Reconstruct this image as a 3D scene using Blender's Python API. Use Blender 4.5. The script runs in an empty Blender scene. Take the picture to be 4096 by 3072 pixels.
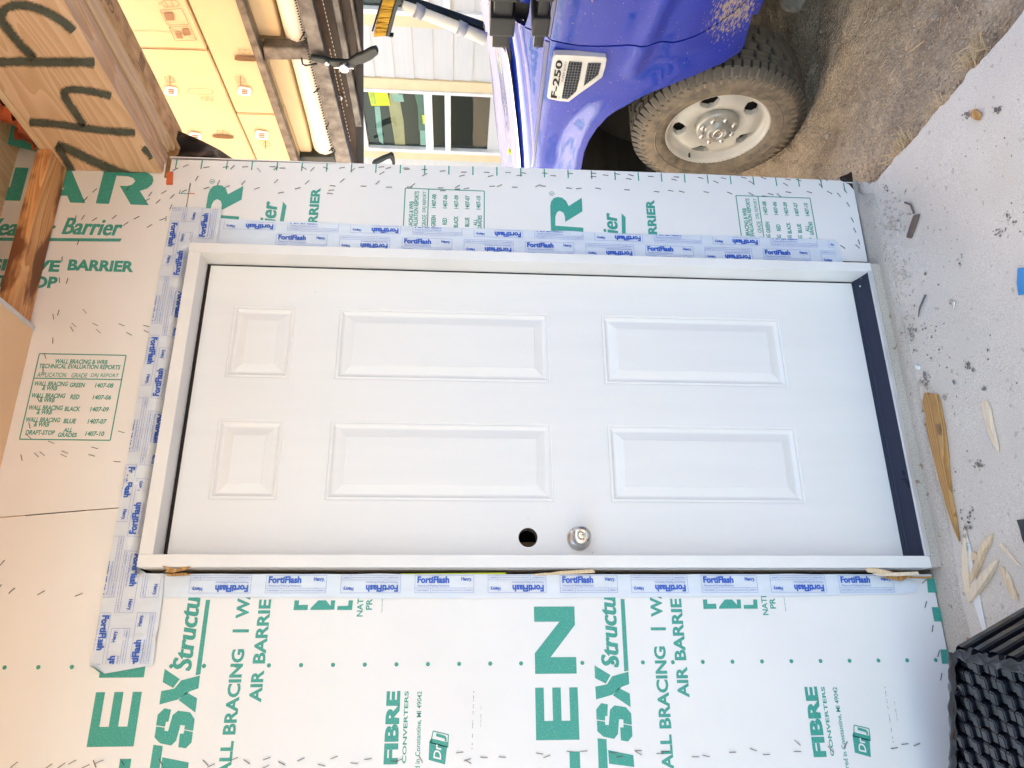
import bpy, bmesh, math, random
from mathutils import Vector, Matrix, noise
from mathutils.geometry import delaunay_2d_cdt
random.seed(4)
S = bpy.context.scene
COL = S.collection

# ------------------------------------------------------------------ camera, world, sun, exposure
YAW, PIT, ROL = 0.369413742, -0.0707327492, 0.0179157479
CAM = Vector((-0.275133230, -2.09561607, 1.30458621)); FPX = 3057.50373
_f = Vector((math.sin(YAW)*math.cos(PIT), math.cos(YAW)*math.cos(PIT), math.sin(PIT)))
_r0 = Vector((math.cos(YAW), -math.sin(YAW), 0)); _u0 = _r0.cross(_f)
_r = math.cos(ROL)*_r0 + math.sin(ROL)*_u0
_u = -math.sin(ROL)*_r0 + math.cos(ROL)*_u0
cd = bpy.data.cameras.new('camera'); cam = bpy.data.objects.new('camera', cd); COL.objects.link(cam)
cd.sensor_fit = 'HORIZONTAL'; cd.sensor_width = 36; cd.lens = FPX/4096*36
cd.clip_start = 0.02; cd.clip_end = 400
m = Matrix((( -_u.x, _r.x, -_f.x, CAM.x), (-_u.y, _r.y, -_f.y, CAM.y), (-_u.z, _r.z, -_f.z, CAM.z), (0, 0, 0, 1)))
cam.matrix_world = m
S.camera = cam

SUN_TRAVEL = Vector((-0.70, -0.51, -0.45)).normalized()
w = bpy.data.worlds.new('World'); S.world = w; w.use_nodes = True
nt = w.node_tree; nt.nodes.clear()
sky = nt.nodes.new('ShaderNodeTexSky'); sky.sky_type = 'NISHITA'; sky.sun_disc = False
sky.sun_elevation = math.asin(-SUN_TRAVEL.z)
sky.sun_rotation = math.atan2(-SUN_TRAVEL.x, -SUN_TRAVEL.y)
sky.air_density = 1.0; sky.dust_density = 4.0; sky.ozone_density = 0.7
bg = nt.nodes.new('ShaderNodeBackground'); bg.inputs[1].default_value = 0.15
wo = nt.nodes.new('ShaderNodeOutputWorld')
wb = nt.nodes.new('ShaderNodeMix'); wb.data_type = 'RGBA'; wb.blend_type = 'MULTIPLY'; wb.inputs['Factor'].default_value = 1; wb.inputs['B'].default_value = (1.10, .99, .86, 1)   # camera white balance
nt.links.new(sky.outputs[0], wb.inputs['A']); nt.links.new(wb.outputs['Result'], bg.inputs[0]); nt.links.new(bg.outputs[0], wo.inputs[0])
sd = bpy.data.lights.new('sun', 'SUN'); sd.energy = 2.9; sd.angle = math.radians(0.5); sd.color = (1, .91, .78)
sun = bpy.data.objects.new('sun', sd); COL.objects.link(sun)
sun.rotation_euler = SUN_TRAVEL.to_track_quat('-Z', 'Y').to_euler()
vs = S.view_settings; vs.view_transform = 'Standard'; vs.look = 'None'; vs.gamma = 1; vs.exposure = 2.57
vs.use_curve_mapping = False
S.render.engine = 'CYCLES'
try:
    S.cycles.max_bounces = 8; S.cycles.diffuse_bounces = 5; S.cycles.glossy_bounces = 4
except Exception: pass

# ------------------------------------------------------------------ helpers
def tp(u, v, ax, val):
    """ray through photo point (u,v) met with the real plane axis=val"""
    d = _f + _r*((3072-v-1536)/FPX) - _u*((u-2048)/FPX)
    t = (val-CAM[ax])/d[ax]
    return CAM + d*t
def wp(u, v): p = tp(u, v, 1, 0.0); return p.x, p.z
def fp(u, v, z=-.04): p = tp(u, v, 2, z); return p.x, p.y
def xp(u, v, x): p = tp(u, v, 0, x); return p.y, p.z
def crop(ox, oy, sc, pts): return [(ox+x*sc, oy+y*sc) for x, y in pts]

def link(o, parent=None):
    COL.objects.link(o)
    if parent is not None:
        o.parent = parent
        q = parent; M = Matrix.Identity(4)
        while q is not None:
            M = Matrix.Translation(q.location) @ M if q.type == 'EMPTY' else M
            q = q.parent
        if parent.type == 'EMPTY': o.matrix_parent_inverse = Matrix.Translation(-parent.location)
    return o
def mesh(name, verts, faces, mat=None, parent=None, smooth=False, **tags):
    me = bpy.data.meshes.new(name); me.from_pydata([tuple(v) for v in verts], [], faces); me.update()
    if mat is not None:
        for k in (mat if isinstance(mat, list) else [mat]): me.materials.append(k)
    if smooth:
        for p in me.polygons: p.use_smooth = True
    o = bpy.data.objects.new(name, me); link(o, parent)
    for k, t in tags.items(): o[k] = t
    return o
def fromd(name, bm, mat=None, parent=None, smooth=False, **tags):
    me = bpy.data.meshes.new(name); bm.to_mesh(me); bm.free()
    if mat is not None:
        for k in (mat if isinstance(mat, list) else [mat]): me.materials.append(k)
    if smooth:
        for p in me.polygons: p.use_smooth = True
    o = bpy.data.objects.new(name, me); link(o, parent)
    for k, t in tags.items(): o[k] = t
    return o
def thing(name, label, cat, loc=(0, 0, 0), group=None):
    o = bpy.data.objects.new(name, None); o.location = loc; o.empty_display_size = .05; COL.objects.link(o)
    o['label'] = label; o['category'] = cat
    if group: o['group'] = group
    return o
def tag(o, label, cat, group=None):
    o['label'] = label; o['category'] = cat
    if group: o['group'] = group
    return o
def dup(src, parent, M):
    """copy of one mesh object (shared mesh) placed by world matrix M"""
    c = src.copy(); COL.objects.link(c); c.parent = parent
    c.matrix_parent_inverse = Matrix.Translation(-parent.location) if parent is not None and parent.type == 'EMPTY' else Matrix.Identity(4)
    c.matrix_basis = M
    return c
BOXF = [(0, 1, 3, 2), (4, 6, 7, 5), (0, 4, 5, 1), (2, 3, 7, 6), (0, 2, 6, 4), (1, 5, 7, 3)]
def add_box(bm, x0, x1, y0, y1, z0, z1, bev=0, M=None):
    vs_ = [bm.verts.new((x, y, z)) for x in (x0, x1) for y in (y0, y1) for z in (z0, z1)]
    fs = [bm.faces.new([vs_[i] for i in f]) for f in BOXF]
    if bev:
        es = {e for f in fs for e in f.edges}
        r = bmesh.ops.bevel(bm, geom=list(es), offset=bev, segments=2, affect='EDGES', profile=.7)
        vs_ = list({v for f in r['faces'] for v in f.verts} | {v for v in vs_ if v.is_valid})
    if M is not None: bmesh.ops.transform(bm, matrix=M, verts=[v for v in vs_ if v.is_valid])
    return vs_
def box(name, x0, x1, y0, y1, z0, z1, mat, parent=None, bev=.002, M=None, **tags):
    bm = bmesh.new(); add_box(bm, x0, x1, y0, y1, z0, z1, bev)
    if M is not None: bm.transform(M)
    bmesh.ops.recalc_face_normals(bm, faces=bm.faces)
    return fromd(name, bm, mat, parent, **tags)
def prism(name, pts3, off, mat, parent=None, bev=0, **tags):
    """polygon of 3-D points pushed along vector off"""
    bm = bmesh.new(); off = Vector(off)
    a = [bm.verts.new(Vector(p)) for p in pts3]; b = [bm.verts.new(Vector(p)+off) for p in pts3]
    n = len(a)
    bm.faces.new(a); bm.faces.new(b[::-1])
    for i in range(n): bm.faces.new((a[i], b[i], b[(i+1) % n], a[(i+1) % n]))
    bmesh.ops.recalc_face_normals(bm, faces=bm.faces)
    if bev: bmesh.ops.bevel(bm, geom=list(bm.edges), offset=bev, segments=1, affect='EDGES')
    bmesh.ops.triangulate(bm, faces=[f for f in bm.faces if len(f.verts) > 4])
    return fromd(name, bm, mat, parent, **tags)
def pip(px, py, segs):
    ins = False
    for a, b in segs:
        if (a[0] > px) != (b[0] > px) and py < (b[1]-a[1])*(px-a[0])/(b[0]-a[0])+a[1]: ins = not ins
    return ins
def cdt_raw(V, loops):
    E_ = []; n = 0
    for L in loops:
        E_ += [(n+k, n+(k+1) % len(L)) for k in range(len(L))]; n += len(L)
    segs = [(L[k], L[(k+1) % len(L)]) for L in loops for k in range(len(L))]
    r = delaunay_2d_cdt(V, E_, [], 0, 1e-7)
    P = r[0]; F = []
    for q in r[2]:
        c = sum((P[i] for i in q), Vector((0, 0)))/len(q)
        if pip(c.x, c.y, segs): F.append(tuple(q))
    return P, F
def cdt(loops, grid=0, jit=0):
    """2-D triangulation of loops (odd-even holes) with optional inner grid"""
    V = [Vector((a, b)) for L in loops for a, b in L]
    if grid:
        xs = [p[0] for p in loops[0]]; ys = [p[1] for p in loops[0]]
        nx = int((max(xs)-min(xs))/grid)+1; ny = int((max(ys)-min(ys))/grid)+1
        segs = [(L[k], L[(k+1) % len(L)]) for L in loops for k in range(len(L))]
        def dseg(px, py, a, b):
            dx, dy = b[0]-a[0], b[1]-a[1]; l2 = dx*dx+dy*dy
            t = 0 if l2 == 0 else max(0, min(1, ((px-a[0])*dx+(py-a[1])*dy)/l2))
            return (px-a[0]-t*dx)**2+(py-a[1]-t*dy)**2
        md = (grid*.35)**2
        for i in range(0, nx+1):
            cx = min(xs)+i*grid; near = [q for q in segs if min(q[0][0], q[1][0])-grid < cx < max(q[0][0], q[1][0])+grid]
            for j in range(0, ny+1):
                px = cx+random.uniform(-jit, jit); py = min(ys)+j*grid+random.uniform(-jit, jit)
                ins = False
                for a, b in near:
                    if (a[0] > px) != (b[0] > px) and py < (b[1]-a[1])*(px-a[0])/(b[0]-a[0])+a[1]: ins = not ins
                if ins and all(dseg(px, py, a, b) > md for a, b in near): V.append(Vector((px, py)))
    return cdt_raw(V, loops)
def tube_bm(bm, pts, r, n=10, cap=True):
    pts = [Vector(p) for p in pts]; rr = r if isinstance(r, (list, tuple)) else [r]*len(pts)
    rings = []; up = Vector((.13, .21, .97))
    for i, p in enumerate(pts):
        d = (pts[min(i+1, len(pts)-1)]-pts[max(i-1, 0)]).normalized()
        a = d.cross(up); a = a.normalized() if a.length > 1e-4 else Vector((1, 0, 0)); b = d.cross(a)
        rings.append([bm.verts.new(p+rr[i]*(math.cos(t*2*math.pi/n)*a+math.sin(t*2*math.pi/n)*b)) for t in range(n)])
    for A, B in zip(rings, rings[1:]):
        for k in range(n): bm.faces.new((A[k], A[(k+1) % n], B[(k+1) % n], B[k]))
    if cap: bm.faces.new(rings[0][::-1]); bm.faces.new(rings[-1])
def tube(name, pts, r, mat, parent=None, n=10, **tags):
    bm = bmesh.new(); tube_bm(bm, pts, r, n); bmesh.ops.recalc_face_normals(bm, faces=bm.faces)
    return fromd(name, bm, mat, parent, smooth=True, **tags)
def lathe(name, prof, O, ax, mat, parent=None, n=48, **tags):
    """profile [(radius, along)] around axis 'x' or 'y' through O"""
    bm = bmesh.new(); rings = []
    for r, a in prof:
        ring = []
        for k in range(n):
            t = 2*math.pi*k/n; c, s_ = math.cos(t)*r, math.sin(t)*r
            p = Vector((a, c, s_)) if ax == 'x' else Vector((c, a, s_))
            ring.append(bm.verts.new(Vector(O)+p))
        rings.append(ring)
    for A, B in zip(rings, rings[1:]):
        for k in range(n): bm.faces.new((A[k], A[(k+1) % n], B[(k+1) % n], B[k]))
    bmesh.ops.remove_doubles(bm, verts=bm.verts, dist=1e-6)
    bmesh.ops.recalc_face_normals(bm, faces=bm.faces)
    return fromd(name, bm, mat, parent, smooth=True, **tags)

# ------------------------------------------------------------------ materials
def M_(name, col, rough=.6, metal=0, spec=.5, coat=0, coat_r=.05, sc=8, var=.12, bump=0, bsc=60, stretch=(1, 1, 1), col2=None, detail=4, thr=None):
    mt = bpy.data.materials.new(name); mt.use_nodes = True; t = mt.node_tree; N = t.nodes; L = t.links
    b = N['Principled BSDF']; b.inputs['Roughness'].default_value = rough; b.inputs['Metallic'].default_value = metal
    b.inputs['Specular IOR Level'].default_value = spec
    b.inputs['Coat Weight'].default_value = coat; b.inputs['Coat Roughness'].default_value = coat_r
    tc = N.new('ShaderNodeTexCoord'); mp = N.new('ShaderNodeMapping'); mp.inputs['Scale'].default_value = stretch
    L.new(tc.outputs['Object'], mp.inputs[0])
    nz = N.new('ShaderNodeTexNoise'); nz.inputs['Scale'].default_value = sc; nz.inputs['Detail'].default_value = detail
    L.new(mp.outputs[0], nz.inputs['Vector'])
    rp = N.new('ShaderNodeValToRGB')
    c2 = col2 if col2 else tuple(max(0, c*(1-var)) for c in col)
    c1 = col if col2 else tuple(min(1, c*(1+var*.5)) for c in col)
    lo, hi = thr if thr else (.3, .7)
    rp.color_ramp.elements[0].position = lo; rp.color_ramp.elements[0].color = (*c2, 1)
    rp.color_ramp.elements[1].position = hi; rp.color_ramp.elements[1].color = (*c1, 1)
    L.new(nz.outputs['Fac'], rp.inputs[0]); L.new(rp.outputs[0], b.inputs['Base Color'])
    if bump:
        n2 = N.new('ShaderNodeTexNoise'); n2.inputs['Scale'].default_value = bsc; n2.inputs['Detail'].default_value = 5
        L.new(mp.outputs[0], n2.inputs['Vector'])
        bp = N.new('ShaderNodeBump'); bp.inputs['Strength'].default_value = bump; bp.inputs['Distance'].default_value = .01
        L.new(n2.outputs['Fac'], bp.inputs['Height']); L.new(bp.outputs[0], b.inputs['Normal'])
    return mt
def wood(name, c1, c2, axis='y', ring=28, rough=.65, knots=False, c3=None):
    """sawn softwood: rings stretched along axis"""
    mt = bpy.data.materials.new(name); mt.use_nodes = True; t = mt.node_tree; N = t.nodes; L = t.links
    b = N['Principled BSDF']; b.inputs['Roughness'].default_value = rough
    tc = N.new('ShaderNodeTexCoord'); mp = N.new('ShaderNodeMapping')
    s = [1, 1, 1]; s['xyz'.index(axis)] = .09; mp.inputs['Scale'].default_value = s
    L.new(tc.outputs['Object'], mp.inputs[0])
    n0 = N.new('ShaderNodeTexNoise'); n0.inputs['Scale'].default_value = 5; n0.inputs['Detail'].default_value = 2
    L.new(mp.outputs[0], n0.inputs['Vector'])
    ml = N.new('ShaderNodeMath'); ml.operation = 'MULTIPLY'; ml.inputs[1].default_value = ring
    L.new(n0.outputs['Fac'], ml.inputs[0])
    fr = N.new('ShaderNodeMath'); fr.operation = 'FRACT'; L.new(ml.outputs[0], fr.inputs[0])
    n1 = N.new('ShaderNodeTexNoise'); n1.inputs['Scale'].default_value = 160; L.new(mp.outputs[0], n1.inputs['Vector'])
    ad = N.new('ShaderNodeMath'); ad.operation = 'ADD'; L.new(fr.outputs[0], ad.inputs[0])
    m2 = N.new('ShaderNodeMath'); m2.operation = 'MULTIPLY'; m2.inputs[1].default_value = .6
    L.new(n1.outputs['Fac'], m2.inputs[0]); L.new(m2.outputs[0], ad.inputs[1])
    rp = N.new('ShaderNodeValToRGB'); e = rp.color_ramp.elements
    e[0].position = .35; e[0].color = (*c1, 1); e[1].position = 1.15 if False else 1.0; e[1].color = (*c2, 1)
    L.new(ad.outputs[0], rp.inputs[0]); out = rp.outputs[0]
    if c3:
        n3 = N.new('ShaderNodeTexNoise'); n3.inputs['Scale'].default_value = 9; n3.inputs['Detail'].default_value = 4
        mp3 = N.new('ShaderNodeMapping'); s3 = [1, 1, 1]; s3['xyz'.index(axis)] = .45; mp3.inputs['Scale'].default_value = s3
        L.new(tc.outputs['Object'], mp3.inputs[0]); L.new(mp3.outputs[0], n3.inputs['Vector'])
        r3 = N.new('ShaderNodeValToRGB'); r3.color_ramp.elements[0].position = .50; r3.color_ramp.elements[1].position = .57
        L.new(n3.outputs['Fac'], r3.inputs[0])
        mx = N.new('ShaderNodeMix'); mx.data_type = 'RGBA'; mx.inputs['B'].default_value = (*c3, 1)
        L.new(r3.outputs[0], mx.inputs['Factor']); L.new(out, mx.inputs['A']); out = mx.outputs['Result']
    L.new(out, b.inputs['Base Color'])
    bp = N.new('ShaderNodeBump'); bp.inputs['Strength'].default_value = .25; bp.inputs['Distance'].default_value = .003
    L.new(ad.outputs[0], bp.inputs['Height']); L.new(bp.outputs[0], b.inputs['Normal'])
    return mt
WHITE = M_('white_laminated_board', (.80, .80, .80), .42, var=.035, sc=3, bump=.03, bsc=25)
GREEN = M_('green_ink', (.040, .33, .27), .5, sc=420, col2=(.34, .62, .55), detail=2, thr=(.22, .42))
GREEN2 = M_('thin_green_ink', (.045, .33, .26), .5, var=.1)
BLUEINK = M_('blue_ink', (.03, .12, .55), .4, var=.1)
TAPE = M_('grey_white_membrane', (.66, .73, .82), .18, var=.05, sc=14, bump=.10, bsc=9, stretch=(3, 3, 1), spec=.6)
DOORW = M_('white_door_paint', (.79, .79, .785), .38, var=.02, sc=4, bump=.05, bsc=50, stretch=(5, 1, .5))
JAMBW = M_('white_primer', (.80, .80, .79), .55, var=.05, sc=7, bump=.05, bsc=60)
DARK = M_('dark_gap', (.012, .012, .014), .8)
SILLB = M_('black_sill_aluminium', (.005, .008, .028), .42, spec=.25, var=.0, col2=(.022, .028, .055), sc=6, bump=.03, thr=(.72, .35))
SILLM = M_('mill_aluminium', (.75, .76, .78), .35, metal=.6)
STEEL = M_('satin_nickel', (.62, .60, .57), .23, metal=1, var=.04)
STAPLE = M_('staple_steel', (.13, .13, .14), .4, metal=.7)
PINE = wood('pale_pine', (.84, .63, .39), (.74, .52, .29), 'y')
PLANK = wood('fir_header_plank', (.78, .54, .345), (.66, .42, .235), 'y', 30)
SIDEWOOD = wood('redwood_stud', (.82, .46, .20), (.62, .28, .10), 'x', 40, c3=(.22, .08, .03))
LUMBX = wood('stud_lumber', (.62, .42, .22), (.45, .27, .12), 'z')
SPLINT = wood('fresh_split_wood', (.78, .62, .42), (.69, .52, .33), 'x', 60)
SPLINTO = wood('orange_split_wood', (.56, .33, .12), (.36, .18, .05), 'x', 50)
SPLINTP = wood('pale_split_wood', (.82, .70, .53), (.76, .62, .45), 'x', 50)
OSB = M_('strand_board', (.80, .53, .27), .7, sc=34, col2=(.42, .23, .09), bump=.3, bsc=60, stretch=(1, .5, 1))
SPRAY = M_('black_green_spray_paint', (.03, .04, .03), .55, var=.3, sc=30)
BLACKP = M_('black_poly_sheet', (.012, .012, .014), .3, spec=.6, bump=.5, bsc=10)
BLACKW = M_('black_shrink_wrap', (.008, .009, .014), .14, spec=.6, bump=.08, bsc=18)
BLACKB = M_('black_plastic_batten', (.010, .011, .018), .24, spec=.8, var=.2, bump=.05, bsc=40)
CARD = M_('cardboard', (.60, .465, .285), .8, var=.06, sc=5, bump=.05, bsc=40)
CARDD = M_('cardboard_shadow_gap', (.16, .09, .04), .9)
CARDINK = M_('brown_print_ink', (.26, .16, .09), .8)
RACK = M_('galvanised_dark_tube', (.20, .185, .165), .45, metal=.4, sc=20, col2=(.055, .045, .04), bump=.1)
RUST = M_('brown_steel_pan', (.075, .045, .03), .6, var=.3, sc=12, bump=.15)
FOAM = M_('white_foam', (.86, .82, .72), .7, var=.06)
BLKMET = M_('black_powder_coat', (.012, .02, .021), .4, spec=.4)
PLAST = M_('black_moulded_plastic', (.022, .022, .024), .5, spec=.4, bump=.1, bsc=200)
WPLAST = M_('white_plastic', (.8, .8, .8), .4)
BRIST = M_('yellow_bristle', (.80, .46, .03), .7, var=.35, sc=60, stretch=(1, 1, .1))
CHROME = M_('chrome', (.82, .80, .76), .14, metal=1)
RUB = M_('tyre_rubber', (.15, .125, .095), .8, sc=22, col2=(.30, .235, .16), bump=.25, bsc=90, thr=(.36, .70), detail=6)
RUBT = M_('tyre_tread_rubber', (.070, .064, .057), .7, sc=22, col2=(.14, .118, .09), thr=(.4, .66), detail=6)
RIM = M_('silver_wheel_paint', (.70, .66, .58), .40, metal=.0, var=.12, sc=9)
CONC = None
CLAD = M_('grey_painted_siding', (.64, .63, .61), .6, var=.04, bump=.08, bsc=30, stretch=(1, .2, 3))
TRIM = M_('cream_trim', (.78, .62, .38), .6, var=.05)
VINYL = M_('white_vinyl', (.8, .8, .8), .35)
YEL = M_('yellow_sticker', (.62, .72, .02), .5)
BTAPE = M_('blue_tape', (.03, .25, .60), .5)
BRAN = M_('orange_plastic', (.65, .13, .04), .4, var=.4, bump=.3, bsc=30)
STRAW = M_('dry_straw', (.66, .48, .27), .8, var=.3)
STONE = M_('pale_stone', (.42, .37, .30), .85, var=.3, sc=30, bump=.2)

def mat_paint():
    mt = M_('blue_car_paint', (.008, .034, .42), .34, coat=1, coat_r=.04, var=.05, spec=.5)
    N = mt.node_tree.nodes; L = mt.node_tree.links; b = N['Principled BSDF']; rp = [n for n in N if n.type == 'VALTORGB'][0]
    tc = [n for n in N if n.type == 'TEX_COORD'][0]
    b.inputs['Coat IOR'].default_value = 1.62; b.inputs['Specular IOR Level'].default_value = .35
    # dried mud thrown up behind the wheel
    sp = N.new('ShaderNodeSeparateXYZ'); L.new(tc.outputs['Object'], sp.inputs[0])
    def gauss(out, c, wd):
        a = N.new('ShaderNodeMath'); a.operation = 'SUBTRACT'; a.inputs[1].default_value = c; L.new(out, a.inputs[0])
        d = N.new('ShaderNodeMath'); d.operation = 'DIVIDE'; d.inputs[1].default_value = wd; L.new(a.outputs[0], d.inputs[0])
        q = N.new('ShaderNodeMath'); q.operation = 'POWER'; q.inputs[1].default_value = 2; L.new(d.outputs[0], q.inputs[0])
        return q.outputs[0]
    g1 = gauss(sp.outputs['Y'], .03, .17); g2 = gauss(sp.outputs['Z'], .285, .125)
    sm = N.new('ShaderNodeMath'); sm.operation = 'ADD'; L.new(g1, sm.inputs[0]); L.new(g2, sm.inputs[1])
    nz = N.new('ShaderNodeTexNoise'); nz.inputs['Scale'].default_value = 85; nz.inputs['Detail'].default_value = 6; nz.inputs['Roughness'].default_value = .75
    mp = N.new('ShaderNodeMapping'); mp.inputs['Rotation'].default_value = (.7, 0, 0); mp.inputs['Scale'].default_value = (1, .45, 1.6)
    L.new(tc.outputs['Object'], mp.inputs[0]); L.new(mp.outputs[0], nz.inputs['Vector'])
    mr = N.new('ShaderNodeMath'); mr.operation = 'MULTIPLY'; mr.inputs[1].default_value = .16; L.new(sm.outputs[0], mr.inputs[0])
    s2 = N.new('ShaderNodeMath'); s2.operation = 'SUBTRACT'; L.new(nz.outputs['Fac'], s2.inputs[0]); L.new(mr.outputs[0], s2.inputs[1])
    r2 = N.new('ShaderNodeValToRGB'); r2.color_ramp.elements[0].position = .455; r2.color_ramp.elements[1].position = .50
    L.new(s2.outputs[0], r2.inputs[0])
    # light overall specks of dust
    n4 = N.new('ShaderNodeTexNoise'); n4.inputs['Scale'].default_value = 130; n4.inputs['Detail'].default_value = 1; L.new(tc.outputs['Object'], n4.inputs['Vector'])
    r4 = N.new('ShaderNodeValToRGB'); r4.color_ramp.elements[0].position = .745; r4.color_ramp.elements[1].position = .78; L.new(n4.outputs['Fac'], r4.inputs[0])
    mxx = N.new('ShaderNodeMath'); mxx.operation = 'MAXIMUM'; L.new(r2.outputs[0], mxx.inputs[0]); L.new(r4.outputs[0], mxx.inputs[1])
    mx = N.new('ShaderNodeMix'); mx.data_type = 'RGBA'; mx.inputs['B'].default_value = (.46, .36, .25, 1)
    L.new(mxx.outputs[0], mx.inputs['Factor']); L.new(rp.outputs[0], mx.inputs['A']); L.new(mx.outputs['Result'], b.inputs['Base Color'])
    iv = N.new('ShaderNodeMath'); iv.operation = 'SUBTRACT'; iv.inputs[0].default_value = 1; L.new(mxx.outputs[0], iv.inputs[1]); L.new(iv.outputs[0], b.inputs['Coat Weight'])
    return mt
PAINT = mat_paint()
def mat_ground(name, base, dark, light, fine, bumpd, spk, brush=False):
    mt = bpy.data.materials.new(name); mt.use_nodes = True; t = mt.node_tree; N = t.nodes; L = t.links
    b = N['Principled BSDF']; b.inputs['Roughness'].default_value = .9; b.inputs['Specular IOR Level'].default_value = .25
    tc = N.new('ShaderNodeTexCoord')
    def nz(sc, det, mp=None):
        n = N.new('ShaderNodeTexNoise'); n.inputs['Scale'].default_value = sc; n.inputs['Detail'].default_value = det
        L.new((mp or tc.outputs['Object']), n.inputs['Vector']); return n.outputs['Fac']
    def ramp(o, a, ca, b_, cb):
        r = N.new('ShaderNodeValToRGB'); e = r.color_ramp.elements; e[0].position = a; e[0].color = (*ca, 1); e[1].position = b_; e[1].color = (*cb, 1)
        L.new(o, r.inputs[0]); return r.outputs[0]
    c = ramp(nz(3.5, 6), .32, dark, .68, base)
    f = ramp(nz(fine, 3), .35, (.78, .78, .78), .65, (1.12, 1.12, 1.12))
    m1 = N.new('ShaderNodeMix'); m1.data_type = 'RGBA'; m1.blend_type = 'MULTIPLY'; m1.inputs['Factor'].default_value = 1
    L.new(c, m1.inputs['A']); L.new(f, m1.inputs['B'])
    s = ramp(nz(spk, 2), .66, (0, 0, 0), .72, (1, 1, 1))
    m2 = N.new('ShaderNodeMix'); m2.data_type = 'RGBA'; L.new(s, m2.inputs['Factor']); L.new(m1.outputs['Result'], m2.inputs['A']); m2.inputs['B'].default_value = (*light, 1)
    L.new(m2.outputs['Result'], b.inputs['Base Color'])
    h = nz(fine, 6)
    if brush:
        mp = N.new('ShaderNodeMapping'); mp.inputs['Rotation'].default_value = (0, 0, .55); mp.inputs['Scale'].default_value = (.06, 1, 1)
        L.new(tc.outputs['Object'], mp.inputs[0]); h2 = nz(260, 2, mp.outputs[0])
        ad = N.new('ShaderNodeMath'); ad.operation = 'ADD'; L.new(h, ad.inputs[0]); L.new(h2, ad.inputs[1]); h = ad.outputs[0]
    bp = N.new('ShaderNodeBump'); bp.inputs['Strength'].default_value = .6; bp.inputs['Distance'].default_value = bumpd
    L.new(h, bp.inputs['Height']); L.new(bp.outputs[0], b.inputs['Normal'])
    return mt
CONC = mat_ground('broomed_concrete', (.72, .67, .60), (.65, .60, .535), (.48, .43, .37), 420, .0010, 46, True)
CONC2 = mat_ground('smooth_concrete', (.56, .515, .45), (.49, .44, .375), (.30, .22, .15), 240, .002, 46)
DIRT = mat_ground('dry_dirt', (.62, .49, .335), (.38, .285, .19), (.78, .66, .50), 95, .035, 110)
def glass_mat():
    mt = bpy.data.materials.new('window_glass'); mt.use_nodes = True; t = mt.node_tree; t.nodes.clear()
    a = t.nodes.new('ShaderNodeBsdfTransparent'); a.inputs[0].default_value = (.86, .93, .90, 1)
    g = t.nodes.new('ShaderNodeBsdfGlossy'); g.inputs['Roughness'].default_value = .02; m_ = t.nodes.new('ShaderNodeMixShader'); m_.inputs[0].default_value = .045
    o = t.nodes.new('ShaderNodeOutputMaterial'); t.links.new(a.outputs[0], m_.inputs[1]); t.links.new(g.outputs[0], m_.inputs[2]); t.links.new(m_.outputs[0], o.inputs[0]); return mt
GLASS = glass_mat()

# ------------------------------------------------------------------ text
_tc = {}
def text_geo(s, bold=.012, shear=0):
    k = (s, bold, shear)
    if k in _tc: return _tc[k]
    cu = bpy.data.curves.new('txt', 'FONT'); cu.body = s; cu.offset = bold; cu.shear = shear; cu.resolution_u = 3
    ob = bpy.data.objects.new('txt', cu); me = ob.to_mesh()
    V = [(v.co.x, v.co.y) for v in me.vertices]; F = [tuple(p.vertices) for p in me.polygons]
    ob.to_mesh_clear(); bpy.data.objects.remove(ob); bpy.data.curves.remove(cu)
    x0 = min(a for a, b in V); x1 = max(a for a, b in V); y0 = min(b for a, b in V); y1 = max(b for a, b in V)
    V = [((a-x0)/(x1-x0), (b-y0)/(y1-y0)) for a, b in V]
    _tc[k] = (V, F); return _tc[k]
def text3(s, O, U, V, mat, parent, bold=.02, shear=0, name='lettering', acc=None):
    vs_, fs = text_geo(s, bold, shear); O = Vector(O); U = Vector(U); V = Vector(V)
    P = [O+a*U+b*V for a, b in vs_]
    if acc is not None:
        n = len(acc[0]); acc[0].extend(P); acc[1].extend([tuple(i+n for i in f) for f in fs]); return None
    return mesh(name, P, fs, mat, parent)
YT = -.0046
def wtext(s, BL, TR, parent, mode='N', bold=.035, shear=0, mat=None, dz=0, heavy=0):
    a = wp(*BL); b = wp(*TR)
    if mode == 'N': U = (b[0]-a[0], 0, 0); V = (0, 0, b[1]-a[1])
    else: U = (0, 0, b[1]-a[1]); V = (b[0]-a[0], 0, 0)
    if heavy:      # extra weight: three passes of the stamp, each a hair proud of the last
        acc = ([], []); y0_ = YT if mode == 'N' else YT-.0009
        for k in (-1, 0, 1): text3(s, Vector((a[0], y0_-.00015*(k+1), a[1]+dz))+Vector(U)*heavy*k, U, V, mat, parent, bold, shear, acc=acc)
        return mesh('lettering', acc[0], acc[1], mat or GREEN, parent)
    return text3(s, (a[0], YT if mode == 'N' else YT-.0009, a[1]+dz), U, V, mat or GREEN, parent, bold, shear)
def wpoly(pts, parent, dz=0, mat=None, name='printed_shape'):
    P = [(wp(*p)[0], YT, wp(*p)[1]+dz) for p in pts]; yy_ = YT-.0009 if parent.name == pu2.name else YT
    v, f = cdt([[(p[0], p[2]) for p in P]])
    return mesh(name, [(a.x, yy_, a.y) for a in v], f, mat or GREEN, parent)
def quad_acc(acc, x0, x1, z0, z1, y):
    n = len(acc[0]); acc[0].extend([Vector((x0, y, z0)), Vector((x1, y, z0)), Vector((x1, y, z1)), Vector((x0, y, z1))]); acc[1].append((n, n+1, n+2, n+3))

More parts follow.
